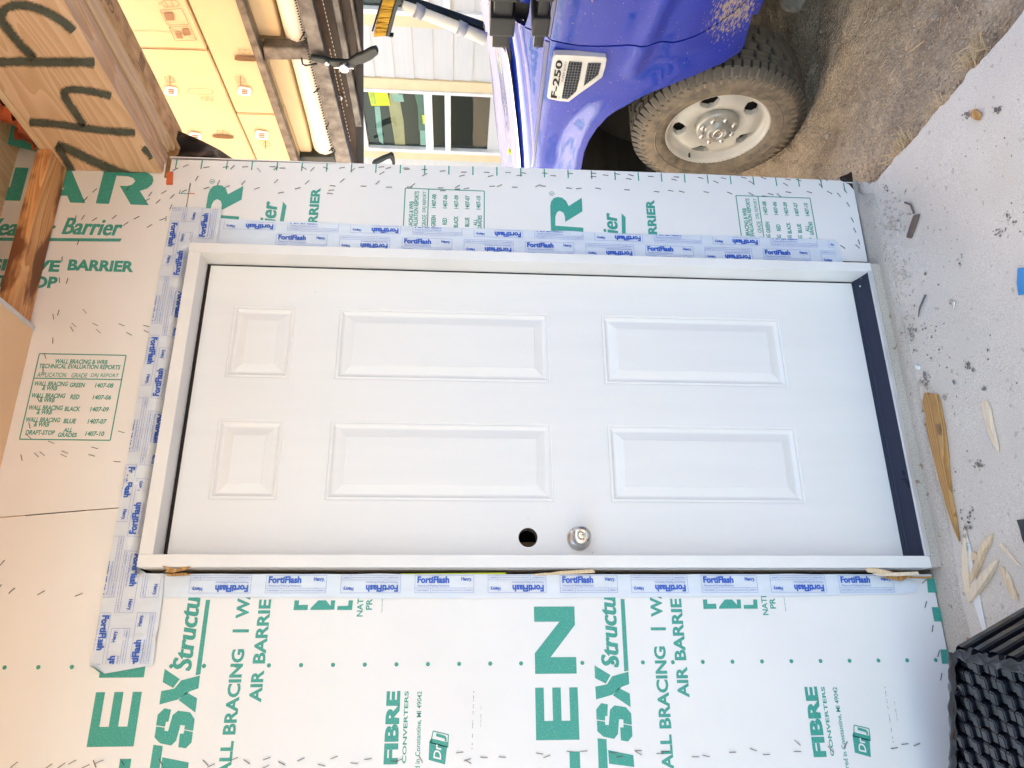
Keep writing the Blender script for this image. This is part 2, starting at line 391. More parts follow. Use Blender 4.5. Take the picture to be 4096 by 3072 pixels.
# ================================================================== SETTING
# dirt: fine near the truck, coarse beyond
def dirt_z(x, y):
    t = min(max((x-1.22)/.75, 0), 1); t = t*t*(3-2*t)
    z = -.085 + t*(-.26+.085)
    if x > 1.0 and x < 4 and abs(y) < 5:
        n = noise.noise(Vector((x*3, y*3, 0)))*.026 + noise.noise(Vector((x*9, y*14, 3)))*.016 + noise.noise(Vector((x*30, y*38, 7)))*.010
        z += n*min(1, (x-1.1)*3)
    rut = math.exp(-((x-2.2-.05*math.sin(y*3))/.12)**2)*(.02)
    return z - rut*0 + 0
V = []; F = []; nx, ny = 200, 260; X0, X1, Y0, Y1 = 1.15, 3.6, -1.7, 1.6
for i in range(nx+1):
    for j in range(ny+1):
        x = X0+(X1-X0)*i/nx; y = Y0+(Y1-Y0)*j/ny; z = dirt_z(x, y)
        z += (noise.noise(Vector((x*70, y*70, 1)))*.006 + noise.noise(Vector((x*140, y*120, 5)))*.004)
        V.append((x, y, z))
for i in range(nx):
    for j in range(ny):
        a = i*(ny+1)+j; F.append((a, a+ny+1, a+ny+2, a+1))
mesh('dirt_ground', V, F, DIRT, smooth=True, kind='structure')
V = []; F = []
R_ = 90
def ring_sheet(name, x0, x1, y0, y1, z, mat):
    v = [(-R_, -R_, z), (R_, -R_, z), (R_, R_, z), (-R_, R_, z), (x0, y0, z), (x1, y0, z), (x1, y1, z), (x0, y1, z)]
    return mesh(name, v, [(0, 1, 5, 4), (1, 2, 6, 5), (2, 3, 7, 6), (3, 0, 4, 7)], mat, kind='structure')
ring_sheet('yard_ground', X0+.02, X1-.02, Y0+.02, Y1-.02, -.268, DIRT)

# concrete slab with its broken right-hand edge
edge = [tuple(fp(u, v, -.04)) for u, v in [(4096, 40), (4000, 160), (3925, 240), (3900, 272), (3870, 290), (3850, 330), (3800, 385), (3790, 402), (3750, 440), (3710, 492),
        (3650, 560), (3625, 590), (3590, 620), (3555, 665), (3510, 722), (3490, 728), (3478, 738), (3455, 727), (3440, 742), (3418, 738)]]
ex, ey = edge[0]
loop = [(ex-.01, -4.2), (ex+.005, -3), (ex-.01, -2), (ex, -1.4), (ex+.006, -1.1)]
rough = []
for k, (a, b) in enumerate(edge):
    rough.append((a, b))
    if k < len(edge)-1:
        c, d = edge[k+1]
        for q in (.35, .7): rough.append((a+(c-a)*q+random.uniform(-.004, .004), b+(d-b)*q))
loop += rough + [(1.31, .02), (1.31, .12), (-4.5, .12), (-4.5, -4.2)]
def slab_z(x, y):
    return -.040+noise.noise(Vector((x*6, y*6, 2)))*.002
v, f = cdt([loop], .03, .006)
V = [(a.x, a.y, slab_z(a.x, a.y)) for a in v]; n0 = len(V)
lp = loop; k0 = len(V)
for a, b in lp: V.append((a, b, slab_z(a, b)))
for a, b in lp: V.append((a+random.uniform(-.006, .006), b, -.30))
F = [tuple(q) for q in f]
for k in range(len(lp)): F.append((k0+k, k0+(k+1) % len(lp), k0+len(lp)+(k+1) % len(lp), k0+len(lp)+k))
mesh('concrete_slab', V, F, CONC, kind='structure')
# raised smooth strip of concrete under the wall
V = []; F = []; NS = 90
for i in range(NS+1):
    x = -3.5+(1.298+3.5)*i/NS
    e = -.096+.085*min(max((x-1.185)/.05, 0), 1)+noise.noise(Vector((x*5, 0, 9)))*.010+noise.noise(Vector((x*30, 0, 4)))*.004
    for y, z in ((.13, -.0285), (-.02, -.0285), (e+.028, -.0295), (e+.010, -.033), (e, -.0405)): V.append((x, y, z+noise.noise(Vector((x*9, y*40, 3)))*.0012))
for i in range(NS):
    for j in range(4): a = i*5+j; F.append((a, a+5, a+6, a+1))
mesh('concrete_kerb_strip', V, F, CONC2, smooth=True, kind='structure')

# ================================================================== THE HOUSE WALL WITH ITS SHEATHING
wall = thing('sheathed_wall', 'white printed sheathing wall taped round the white door', 'wall', (0, 0, -.03))
def panel(pts, y, parent=None, th=.004, mat=None):
    return prism('sheathing_panel', [(a, y, b) for a, b in pts], (0, th, 0), mat or WHITE, parent or wall)
pl = panel([(-3.2, -.029), (-.0125, -.024), (-.0125, 2.155), (.163, 2.156), (.150, 2.30), (.131, 2.50), (.128, 3.0), (-3.2, 3.0)], -.004)
pr = panel([(.985, -.021), (1.262, -.024), (1.285, -.010), (1.299, .016), (1.304, .5), (1.302, 1.2), (1.290, 1.7), (1.283, 2.228), (1.196, 2.228), (1.196, 2.157), (.985, 2.157)], -.004)
# upper sheathing, seam at x = .15
seam = [(wp(0, 2075)[0], 2.60), (.164, 2.157)]
pu = pl
pu2 = panel([(.165, 2.158), (1.100, 2.159), (1.196, 2.161), (1.204, 2.18), (1.212, 2.242), (1.30, 2.245), (1.30, 3.0), (.131, 3.0), (.134, 2.50), (.153, 2.30)], -.0050)
ps = prism('sheathing_panel', [(1.300, .003, -.20), (1.300, 4.5, -.20), (1.300, 4.5, 2.24), (1.300, .003, 2.24)], (-.004, 0, 0), WHITE, wall)
# letters on the side wall round the corner (seen in the truck's paint)
for k, (tx, z0, h) in enumerate((('LENNAR', 1.35, .20), ('TSX Structural', 1.12, .12), ('WALL BRACING | WATER RESISTIVE', .98, .055), ('AIR BARRIER', .88, .055), ('LENNAR', .33, .20), ('TSX Structural', .12, .12))):
    L_ = 1.15 if len(tx) < 12 or True else .9
    for yy in (.25, 1.65, 3.0): text3(tx, (1.3012, yy, z0), (0, L_, 0), (0, 0, h), GREEN2, ps, .03)
# studs in the rough opening and near-black sheets standing in for the unlit interior
for x0, x1, z0, z1 in ((-.085, -.047, -.02, 2.6), (-.045, -.016, -.02, 2.16), (.985, 1.02, -.02, 2.16), (1.10, 1.14, -.02, 2.16)):
    box('framing_stud', x0, x1, .004, .092, z0, z1, LUMBX, wall)
box('header_stud', -.04, 1.02, .006, .09, 2.175, 2.29, LUMBX, wall)
box('dark_interior_sheet', -3.2, 1.28, .30, .32, -.2, 2.6, DARK, wall, bev=0)
box('dark_interior_floor', -.1, 1.1, .10, .30, -.05, -.03, DARK, wall, bev=0)

# ---- lettering, left panel, repeated 1.083 m higher
B = lambda pts: crop(2000, 2200, .52548, pts)
def Bp(x, y): return (2000+x*.52548, 2200+y*.52548)
def Cp(x, y): return (2700+x*.5256, 2200+y*.5256)
for dz in (0, 1.083):
    pn = pl
    wtext('L', (2325, 3200), (2145, 3008), pn, dz=dz, bold=.05)
    # E and N as solid block letters
    for (bl, tr, kind) in (((2317, 2958), (2140, 2751), 'E'), ((2306, 2694), (2135, 2427), 'N')):
        x0, z0 = wp(*bl); x1, z1 = wp(*tr); W_, H_ = x1-x0, z1-z0
        if kind == 'E': q = [(0, 0), (1, 0), (1, .2), (.36, .2), (.36, .4), (1, .4), (1, .6), (.36, .6), (.36, .8), (1, .8), (1, 1), (0, 1)]
        else: q = [(0, 0), (.24, 0), (.24, .62), (.72, 0), (1, 0), (1, 1), (.77, 1), (.77, .38), (.30, 1), (0, 1)]
        vv, ff = cdt([[(x0+a*W_, z0+b*H_+dz) for a, b in q]])
        mesh('lettering', [(p.x, YT, p.y) for p in vv], ff, GREEN, pn)
    wpoly(B([(915, 375), (945, 375), (976, 918), (943, 925)]), pn, dz, name='underline')
    wtext('Structu', (2476, 2667), (2391, 2385), pn, shear=.16, bold=.012, dz=dz, heavy=.010)
    for P in ([(717, 878), (838, 952), (803, 1017), (721, 975)],
              [(975, 926), (981, 1020), (925, 1042), (850, 1102), (728, 1138), (723, 1040), (812, 1022), (850, 962)],
              [(900, 1049), (985, 1092), (992, 1197), (857, 1105)],
              [(768, 1165), (818, 1175), (815, 1262), (798, 1264), (797, 1299), (733, 1289), (730, 1212)],
              [(735, 1297), (797, 1306), (799, 1330), (825, 1332), (835, 1215), (868, 1183), (955, 1195), (996, 1245), (1001, 1330), (937, 1319), (936, 1290), (904, 1287), (895, 1400), (866, 1437), (785, 1420), (738, 1378)],
              [(937, 1326), (1001, 1337), (1005, 1415), (972, 1457), (918, 1448), (912, 1350), (937, 1350)],
              [(740, 1431), (808, 1440), (822, 1740), (752, 1745)],
              [(820, 1522), (1012, 1560), (1019, 1650), (828, 1625)]):
        wpoly(B(P), pn, dz, name='lettering')
    wtext('BRACING', (2684.7, 2913), (2612.7, 2586), pn, dz=dz, bold=.034)
    wtext('WALL', (2701.5, 3164), (2637, 2938), pn, dz=dz, bold=.034)
    wtext('|', (2662, 2521.6), (2601, 2510), pn, dz=dz, bold=.02)
    wtext('WA', (2650.6, 2468), (2594, 2345), pn, dz=dz, bold=.034)
    wtext('AIR', (2756.7, 2790), (2700.5, 2666), pn, dz=dz, bold=.034)
    wtext('BARRIE', (2743.6, 2641), (2678, 2395), pn, dz=dz, bold=.034)
    wtext('NATI', (3072, 2461), (3040.6, 2385), pn, dz=dz, bold=.02)
    wtext('PR', (3102, 2435), (3074, 2393), pn, dz=dz, bold=.02)
    wtext('www.', (3143, 2446), (3131, 2385), pn, dz=dz, bold=0)
    for P in ([(208, 378), (240, 378), (243, 412), (308, 410), (313, 448), (213, 450)],
              [(330, 448), (500, 446), (495, 378), (465, 378), (468, 418), (430, 378), (375, 378), (332, 434)],
              [(520, 448), (625, 448), (620, 378), (590, 378), (592, 418), (518, 420)]):
        wpoly([Cp(*p) for p in P], pn, dz, name='printed_logo')
    wtext('FIBRE', (3304, 3027), (3214, 2746.6), pn, dz=dz, bold=.05)
    wtext('CONVERTERS', (3335, 3024), (3280, 2746.6), pn, dz=dz, bold=.022)
    x1_, zb_ = wp(3344, 2748); zt_ = wp(3327, 2748)[1]; x0_ = x1_-(x1_-wp(3386, 3072)[0])*37/27.5; text3('manufactured in Constantine, MI 49042', (x0_, YT, zb_+dz-.002), (x1_-x0_, 0, 0), (0, 0, (zt_-zb_)+.002), GREEN, pn, .012)
    # DrJ mark: solid block with knocked out letters, outlined J
    wpoly([(3406, 2940), (3412, 2928), (3459, 2940), (3474, 2942), (3480, 3028), (3416, 3010)], pn, dz, name='printed_logo')
    x0, z0 = wp(3462, 3010); x1, z1 = wp(3424, 2950)
    text3('Dr', (x0, YT-.0008, z0+dz), (x1-x0, 0, 0), (0, 0, z1-z0), WHITE, pn, .02, .2)
    wtext('J', (3470, 2938), (3426, 2908), pn, dz=dz, bold=.05, shear=.2)
    acc = ([], [])
    a = [wp(*p) for p in ((3478, 2962), (3412, 2944), (3413, 2900), (3472, 2914))]
    for i in range(4):
        p, q = a[i], a[(i+1) % 4]; d = Vector((q[0]-p[0], 0, q[1]-p[1])).normalized(); nn = Vector((-d.z, 0, d.x))*.0012
        n = len(acc[0]); P0 = Vector((p[0], YT, p[1]+dz)); P1 = Vector((q[0], YT, q[1]+dz))
        acc[0].extend([P0-nn, P1-nn, P1+nn, P0+nn]); acc[1].append((n, n+1, n+2, n+3))
    mesh('printed_logo', acc[0], acc[1], GREEN2, pn)
# nail dots every 8 cm, edge squares
dots = []
bm = bmesh.new()
for k in range(-1, 31):
    z = .093+.0797*k; pn = pl
    if z < .0: continue
    c = bmesh.ops.create_circle(bm, cap_ends=True, radius=.0052, segments=14, matrix=Matrix.Translation((-.2375, YT-.0004, z)) @ Matrix.Rotation(math.pi/2, 4, 'X'))
fromd('printed_dots', bm, GREEN2, pl)
for q in ([(3703, 2313), (3744, 2313), (3752, 2371), (3708, 2371)], [(3723, 2429), (3769, 2429), (3775, 2486), (3733, 2486)], [(3757, 2598), (3790, 2598), (3800, 2655), (3764, 2655)]):
    wpoly(q, pl, name='printed_square')
# pencil lines
for pts in (((640, 1040), (705, 1470)), ((712, 1150), (737, 1305))):
    a, b = crop(3200, 2200, .5255, pts); p, q = wp(*a), wp(*b)
    bm = bmesh.new()
    n = 26
    for i in range(n):
        if random.random() < .3: continue
        t0, t1 = i/n, (i+random.uniform(.4, .9))/n
        for dz in (0, 1.083):
            P = [Vector((p[0]+(q[0]-p[0])*t, YT, p[1]+(q[1]-p[1])*t+dz)) for t in (t0, t1)]
            vv = [bm.verts.new(P[0]), bm.verts.new(P[1]), bm.verts.new(P[1]+Vector((0, 0, .0012))), bm.verts.new(P[0]+Vector((0, 0, .0012)))]
            bm.faces.new(vv)
    fromd('pencil_mark', bm, STAPLE, pl)

# ---- right panel
ROUT = [(0, 0), (.25, 0), (.28, .86), (.50, .85), (.61, .80), (.655, .71), (.61, .60), (.52, .555), (.38, .55), (.66, 0), (1.0, 0), (.78, .42), (.91, .5), (.985, .62), (1.0, .75), (.97, .88), (.88, .97), (.76, 1), (.02, 1)]
for dz in (0, 1.083):
    x0, z0 = wp(2334, 955); x1, z1 = wp(2199, 790)
    O = (x0, YT, z0+dz)
    # R: stem, bowl, leg as one outline with a hole
    W_, H_ = x1-x0, z1-z0
    vv, ff = cdt([[(x0+a*W_, z0+b*H_+dz) for a, b in ROUT]])
    mesh('lettering', [(p.x, YT, p.y) for p in vv], ff, GREEN, pr)
    c = wp(2206.6, 777.6)
    bm = bmesh.new(); N_ = 20
    for k in range(N_):
        t0, t1 = 2*math.pi*k/N_, 2*math.pi*(k+1)/N_
        vv = [bm.verts.new((c[0]+r*math.cos(t), YT, c[1]+dz+r*math.sin(t))) for r, t in ((.0085, t0), (.0085, t1), (.0070, t1), (.0070, t0))]
        bm.faces.new(vv)
    fromd('printed_mark', bm, GREEN2, pr)
    text3('R', (c[0]-.003, YT, c[1]+dz-.004), (.006, 0, 0), (0, 0, .008), GREEN2, pr, .02)
    wtext('ier', (2472, 937), (2408.6, 855), pr, bold=.012, shear=.15, dz=dz, heavy=.022)
    wpoly([(2502, 960), (2501, 872), (2485, 856), (2487, 960)], pr, dz, name='underline')
    wtext('RRIER', (2628, 941), (2580.5, 801), pr, bold=.045, dz=dz)
def table(parent, f, full, x_l=None):
    """evaluation table; f(a,b) -> wall point; a across 0..1 , b up 0..1"""
    acc = ([], [])
    def seg(a0, b0, a1, b1, t=.0016):
        P, Q = Vector(f(a0, b0)), Vector(f(a1, b1)); d = (Q-P).normalized(); nn = Vector((-d.z, 0, d.x))*t
        n = len(acc[0]); acc[0].extend([P-nn, Q-nn, Q+nn, P+nn]); acc[1].append((n, n+1, n+2, n+3))
    seg(0, 0, 1, 0); seg(1, 0, 1, 1); seg(0, 1, 1, 1); seg(0, 0, 0, 1); seg(0, .705, 1, .705)
    def t(s, a0, a1, b0, h=.055, bold=.03, shear=.12 if full else .0):
        O = Vector(f(a0, b0)); U = Vector(f(a1, b0))-O; V = Vector(f(a0, b0+h))-O
        text3(s, O, U, V, GREEN2, parent, bold, shear, acc=acc)
    t('WALL BRACING & WRB', .20, .80, .885); t('TECHNICAL EVALUATION REPORTS', .03, .96, .825)
    t('APPLICATION', .03, .36, .72, bold=.01); t('GRADE', .42, .60, .72, bold=.01); t('DRJ REPORT', .64, .96, .72, bold=.01)
    for k, (g, n) in enumerate((('GREEN', '1407-08'), ('RED', '1407-06'), ('BLACK', '1407-09'), ('BLUE', '1407-07'))):
        b0 = .615-k*.14; w_ = .033*len(g)
        t('WALL BRACING', .02, .40, b0); t('& WRB', .12, .29, b0-.052); t(g, .51-w_/2*1.05, .51+w_/2*1.05, b0-.01); t(n, .71, .92, b0-.01)
    t('DRAFT-STOP', .05, .37, .05); t('ALL', .46, .56, .085, .05); t('GRADES', .41, .62, .03, .05); t(' 1407-10'.strip(), .71, .92, .045)
    return acc
def put_table(parent, f, full, clipx=None):
    acc = table(parent, f, full); bm = bmesh.new()
    vv = [bm.verts.new(p) for p in acc[0]]
    for q in acc[1]:
        try: bm.faces.new([vv[i] for i in q])
        except Exception: pass
    if clipx is not None:
        bmesh.ops.bisect_plane(bm, geom=bm.verts[:]+bm.edges[:]+bm.faces[:], plane_co=(clipx, 0, 0), plane_no=(1, 0, 0), clear_inner=True)
    fromd('printed_table', bm, GREEN2, parent)
put_table(pu2, lambda a, b: (.347+.254*b, YT-.0008, 2.494-.239*a), True)
put_table(pr, lambda a, b: (1.223-.245+.245*a, YT, .136+.255*b), False, 1.03)
put_table(pr, lambda a, b: (1.205-.245+.245*a, YT, 1.230+.255*b), False, 1.03)
# ticks along the right edge
acc = ([], [])
zt = .008
for k in range(0, 29):
    z = .0085+.0787*k; xr = 1.302-max(0, (z-1.2))*.018-.001
    if z < .05: xr -= .012
    quad_acc(acc, xr-.034, xr, z-.002, z+.002, YT)
mesh('printed_ticks', acc[0], acc[1], GREEN2, pr)
mesh('red_mark', [(1.155, YT, 2.158), (1.158, YT, 2.158), (1.158, YT, 2.140), (1.155, YT, 2.140)], [(0, 1, 2, 3)], BRAN, pr)
# ---- upper panel, printed sideways
def G(x, y): return (x*.4219, 600+y*.4219)
a = wp(*G(915, 517)); b = wp(*G(1413, 533))
Hx = .122
def rletter(outline, z0, z1, x0, hole=None):
    loops = [[(x0+q*Hx, z0+(z1-z0)*p) for p, q in outline]]
    if hole: loops.append([(x0+q*Hx, z0+(z1-z0)*p) for p, q in hole])
    vv, ff = cdt(loops); mesh('lettering', [(p.x, YT-.0009, p.y) for p in vv], ff, GREEN, pu2)
Rout = [(0, 0), (.25, 0), (.25, .26), (.44, .26), (.70, 0), (1.03, 0), (.74, .33), (.90, .42), (.98, .60), (.95, .80), (.84, .95), (.68, 1), (0, 1)]
Rin = [(.25, .46), (.55, .46), (.66, .52), (.69, .62), (.66, .72), (.55, .78), (.25, .78)]
rletter(ROUT, 2.431, 2.272, 1.108)
rletter([(0, 0), (.26, 0), (.34, .2), (.66, .2), (.74, 0), (1, 0), (.62, 1), (.38, 1)], 2.635, 2.462, 1.108, [(.42, .38), (.58, .38), (.5, .62)])
rletter([(0, 0), (.24, 0), (.24, .62), (.72, 0), (1, 0), (1, 1), (.77, 1), (.77, .38), (.30, 1), (0, 1)], 2.83, 2.655, 1.108)
wtext('Barrier', G(593, 808), G(1180, 668), pu2, 'R', shear=.2, bold=.012, heavy=.009)
wtext('Weather', (-90, 943), (232, 884), pu2, 'R', shear=.2, bold=.012, heavy=.009)
wpoly([(-200, 953), (491, 958), (483, 970), (-200, 966)], pu2, name='underline')
wtext('BARRIER', G(643, 1150), G(1288, 1062), pu2, 'R', bold=.045)
wtext('RESISTIVE', (-130, 1082), (249, 1045), pu2, 'R', bold=.045)
wtext('DRAFT-STOP', (-190, 1147), (238, 1110), pu2, 'R', bold=.045)
for q in range(2): wpoly([(717, 779), (757, 780), (757, 777), (717, 776)] if q == 0 else [(717, 779), (720, 779), (726, 764), (723, 763)], pu2, name='printed_mark')

# ---- staples
ST = bmesh.new(); add_box(ST, -.009, .009, -.0007, .0009, -.0007, .0007)
add_box(ST, -.009, -.0078, 0, .006, -.0006, .0006); add_box(ST, .0078, .009, 0, .006, -.0006, .0006)
st0 = None
lists = [
 ((0, 1200, .4219), 'u', [(515,165,80),(562,130,-75),(810,115,50),(710,245,40),(690,283,60),(912,240,28),(942,304,42),(1160,243,22),(1230,328,28),(1393,255,15),(1395,307,30),(510,393,-88),(437,537,70),(418,668,90),(370,940,75),(290,1195,78),(283,1300,40),(495,1355,22),(907,1408,15),(1158,1257,18),(623,1448,22),(612,1480,24),(410,1462,40),(355,1475,45),(877,1478,16),(215,1500,78),(1117,1538,3)]),
 ((0, 600, .4219), 'u', [(905,395,-40),(820,475,-48),(1218,375,-45),(1560,410,-32),(1640,450,-45),(1430,430,-55),(1400,485,-30),(1505,498,-42),(1625,550,-65),(1750,400,-28),(725,655,-75),(795,650,-55),(903,668,-35),(1090,645,-40),(1303,652,-28),(1545,668,-22),(1580,660,-85),(1200,710,-35),(1425,730,-30),(750,885,-65),(597,1045,-85),(572,1243,88),(645,1250,-72)]),
 ((600, 600, .4069), 'r', [(255,200,-25),(358,165,-22),(465,290,-60),(678,330,-62),(560,385,-20),(760,372,-22),(922,333,-50),(1055,388,-18),(1290,430,-12),(1243,318,-45),(1455,387,-14),(1548,328,-42),(1797,362,5),(1783,405,-5),(1770,437,5),(2100,366,2),(1893,310,-42),(560,180,-10),(750,178,-8),(815,180,-45),(940,176,-2),(1075,207,50),(1208,175,0),(1240,190,-40),(1305,188,0),(1520,190,30),(1598,200,-45),(1730,188,25),(1890,185,-12),(2080,181,-5),(1995,207,-38)]),
 ((1500, 600, .4521), 'r', [(57,160,-5),(120,168,-15),(60,215,-30),(25,297,-40),(125,338,0),(305,338,0),(335,320,-38),(272,170,0),(285,180,-5),(437,182,0),(440,228,-28),(597,196,-5),(785,205,0),(768,237,-15),(580,345,0),(600,370,0),(730,332,-30),(728,356,-5),(808,350,-12),(987,207,3),(1022,240,-12),(1175,208,3),(1275,233,-3),(1310,212,8),(1035,330,-2),(1100,325,-25),(1235,338,2),(1440,325,-25),(1485,328,5),(1500,215,5),(1575,237,2),(1725,217,4),(1715,347,8),(1800,350,-6),(1930,215,3),(1930,245,2),(2037,232,5),(2140,222,10),(1972,350,12)]),
 ((2500, 600, .4521), 'r', [(50,232,15),(30,265,10),(225,244,5),(450,248,5),(430,272,15),(665,256,12),(867,260,12),(800,292,25),(1045,254,15),(1220,258,20),(1110,295,30),(1435,270,10),(1530,275,20),(1415,313,30),(1725,325,45),(1768,268,40),(1715,270,40),(1940,270,40),(15,362,5),(275,378,5),(400,370,8),(497,378,15),(715,382,10),(920,390,22),(1110,398,30),(1283,400,15),(1230,418,8),(1357,410,40),(1440,383,12),(1625,382,15),(1803,385,28),(1885,405,48),(1943,372,55),(1967,490,55),(2003,625,60),(2025,717,62),(2062,822,72),(1920,865,35),(2052,862,40)]),
 ((0, 2200, .5425), 'l', [(22,100,-50),(5,280,-60),(95,302,-42),(310,318,-30),(588,332,-22),(113,1582,-38),(365,1595,-35),(460,1588,-35),(540,1563,-28),(640,1593,-25),(705,1575,70),(740,1560,-22),(908,1563,60),(1190,1560,60),(1520,1568,45),(1560,1588,-25),(1730,1540,-22),(1823,1560,35),(1970,1537,-20),(2080,1570,25),(1960,1598,-25)]),
 ((1000, 2200, .52548), 'l', [(243,1622,28),(390,1593,-25),(643,1578,-22),(546,1636,15),(795,1622,8),(900,1590,-8),(1100,1607,5),(1130,1600,-20),(1595,1540,-8),(1655,1595,-20),(1660,1610,30),(1780,1577,4),(1300,1590,60)]),
 ((2000, 2200, .52548), 'l', [(298,1548,10),(355,1570,-20),(533,1533,5),(635,1530,-5),(860,1542,3),(908,1572,-10),(1048,1526,0),(1215,1548,0),(1255,1532,0),(1483,1573,0),(1565,1567,12),(1765,1538,-2),(1050,1545,30),(15,1575,5)]),
 ((2700, 2200, .5256), 'l', [(590,1518,20),(690,1555,0),(925,1465,40),(925,1532,0)]),
 ((3200, 2200, .5255), 'l', [(938,240,-45),(948,415,-75),(1000,598,-82),(1045,790,-75),(1065,965,-80),(880,1480,-22),(790,1476,-6),(710,1507,-10),(225,1515,50),(340,1480,-60)]),
]
for (ox, oy, sc), who, L_ in lists:
    par = {'u': pu2, 'r': pr, 'l': pl}[who]
    for x, y, an in L_:
        u, v = ox+x*sc, oy+y*sc; t = math.radians(an)
        p = wp(u, v); q = wp(u+20*math.cos(t), v+20*math.sin(t)); ang = math.atan2(q[1]-p[1], q[0]-p[0])
        if who == 'u' and p[0] < .14: par_ = pu
        elif who == 'l' and p[1] > 2.155: par_ = pu
        else: par_ = par
        Mx = Matrix.Translation((p[0], -.0062, p[1])) @ Matrix.Rotation(-ang, 4, 'Y')
        if st0 is None:
            st0 = fromd('staple', ST, STAPLE, par_); st0.matrix_basis = Mx
        else: dup(st0, par_, Mx)

# ---- flashing tape
OX0, OX1, OZ = -.0125, .985, 2.152        # rough opening edges
def fold(P):
    """bend the membrane into the opening: top edge and left edge"""
    x, y, z = P
    s = OZ-z; R0 = .016; tf = y
    inx = OX0+.002 < x < OX1-.03
    if inx and s > 0:
        a = s/R0
        if a < math.pi/2: return Vector((x, tf+R0-R0*math.cos(a), OZ-R0*math.sin(a)))
        return Vector((x, tf+R0+(s-R0*math.pi/2), OZ-R0-.004))
    return Vector(P)
BX, BZ, PER = .155, .045, .193
def unit(acc, f):
    """one printed block; f(s,t) s along 0..BX, t up 0..BZ"""
    def ln(s0, t0, s1, t1, w_=.00028):
        a, b = (w_, 0) if s0 == s1 else (0, w_)
        n = len(acc[0]); acc[0].extend([Vector(f(s0-a, t0-b)), Vector(f(s1-a if s0 == s1 else s1, t1-b if s0 != s1 else t1)), Vector(f(s1+a if s0 == s1 else s1, t1+b if s0 != s1 else t1)), Vector(f(s0+a, t0+b))]); acc[1].append((n, n+1, n+2, n+3))
    ln(0, 0, BX, 0); ln(0, BZ, BX, BZ); ln(0, 0, 0, BZ); ln(BX, 0, BX, BZ); ln(0, .012, BX, .012); ln(.041, 0, .041, .012); ln(.130, 0, .130, .012)
    def tx(s, s0, s1, t0, t1, bold):
        vs_, fs = text_geo(s, bold, 0); n = len(acc[0])
        acc[0].extend([Vector(f(s0+a*(s1-s0), t0+b*(t1-t0))) for a, b in vs_]); acc[1].extend([tuple(i+n for i in q) for q in fs])
    tx('FortiFlash', .006, .090, .0245, .0425, .045); tx('Henry.', .122, .150, .0275, .0405, .03)
    tx('Waterproof Flashing Membrane', .006, .090, .0145, .0205, .0)
    tx('10 YEAR WARRANTY', .004, .037, .004, .008, .0); tx('PLEASE SEE INSTALLATION GUIDE FOR INSTRUCTIONS', .045, .127, .0045, .0072, 0); tx('AAMA711', .133, .152, .004, .008, 0)
def tape_print(parent, rows, clip, y, horizontal, bend=False, skip=None):
    acc = ([], [])
    for c0, start, n, flip0 in rows:
        for k in range(n):
            fl = (k % 2 == 0) == flip0; s0 = start + k*PER
            if horizontal:   # runs along +x ; normal: reads +x, up +z
                f = (lambda s, t, s0=s0, c0=c0, fl=fl: (s0+(BX-s if fl else s), y, c0+(BZ-t if fl else t)))
            else:            # runs down -z ; normal: reads -z, up +x
                f = (lambda s, t, s0=s0, c0=c0, fl=fl: (c0+(BZ-t if fl else t), y, s0-2*k*0-(BX-s if fl else s)))
            unit(acc, f)
    bm = bmesh.new(); vv = [bm.verts.new(p) for p in acc[0]]
    for q in acc[1]:
        try: bm.faces.new([vv[i] for i in q])
        except Exception: pass
    for co, no in clip:
        bmesh.ops.bisect_plane(bm, geom=bm.verts[:]+bm.edges[:]+bm.faces[:], plane_co=co, plane_no=no, clear_outer=True)
    if bend:
        for e in (OZ, OZ-.006, OZ-.012, OZ-.018, OZ-.024):
            bmesh.ops.bisect_plane(bm, geom=bm.verts[:]+bm.edges[:]+bm.faces[:], plane_co=(0, 0, e), plane_no=(0, 0, 1))
        for v_ in bm.verts: v_.co = fold(v_.co)
    return fromd('printed_lettering', bm, BLUEINK, parent)
def tape_sheet(name, loop, y, grid, amp, bend=False, seed=0, folds=()):
    v, f = cdt([loop], grid, grid*.12)
    P = []
    for a in v:
        n = noise.noise(Vector((a.x*16, a.y*16, seed)))*amp+noise.noise(Vector((a.x*45, a.y*22, seed+5)))*amp*.5
        for (c, w_, h, dx, dz) in folds:      # wrinkles: ridge lines
            d = (a.x*dx+a.y*dz-c)/w_
            n -= h*math.exp(-d*d)*max(0, 1)
        p = Vector((a.x, y+min(0, n-amp*.3), a.y))
        P.append(fold(p) if bend else p)
    n = len(P)
    return mesh(name, P, [tuple(q) for q in f], TAPE, wall, smooth=True)
def wob(pts, amp, seed, step=.02):
    out = []
    for (a, b), (c, d) in zip(pts, pts[1:]+pts[:1]):
        L_ = math.hypot(c-a, d-b); n = max(1, int(L_/step))
        for i in range(n):
            t = i/n; e = noise.noise(Vector((a+(c-a)*t*9, (b+(d-b)*t)*9, seed)))*amp
            out.append((a+(c-a)*t-(d-b)/max(L_, 1e-6)*e, b+(d-b)*t+(c-a)/max(L_, 1e-6)*e))
    return out
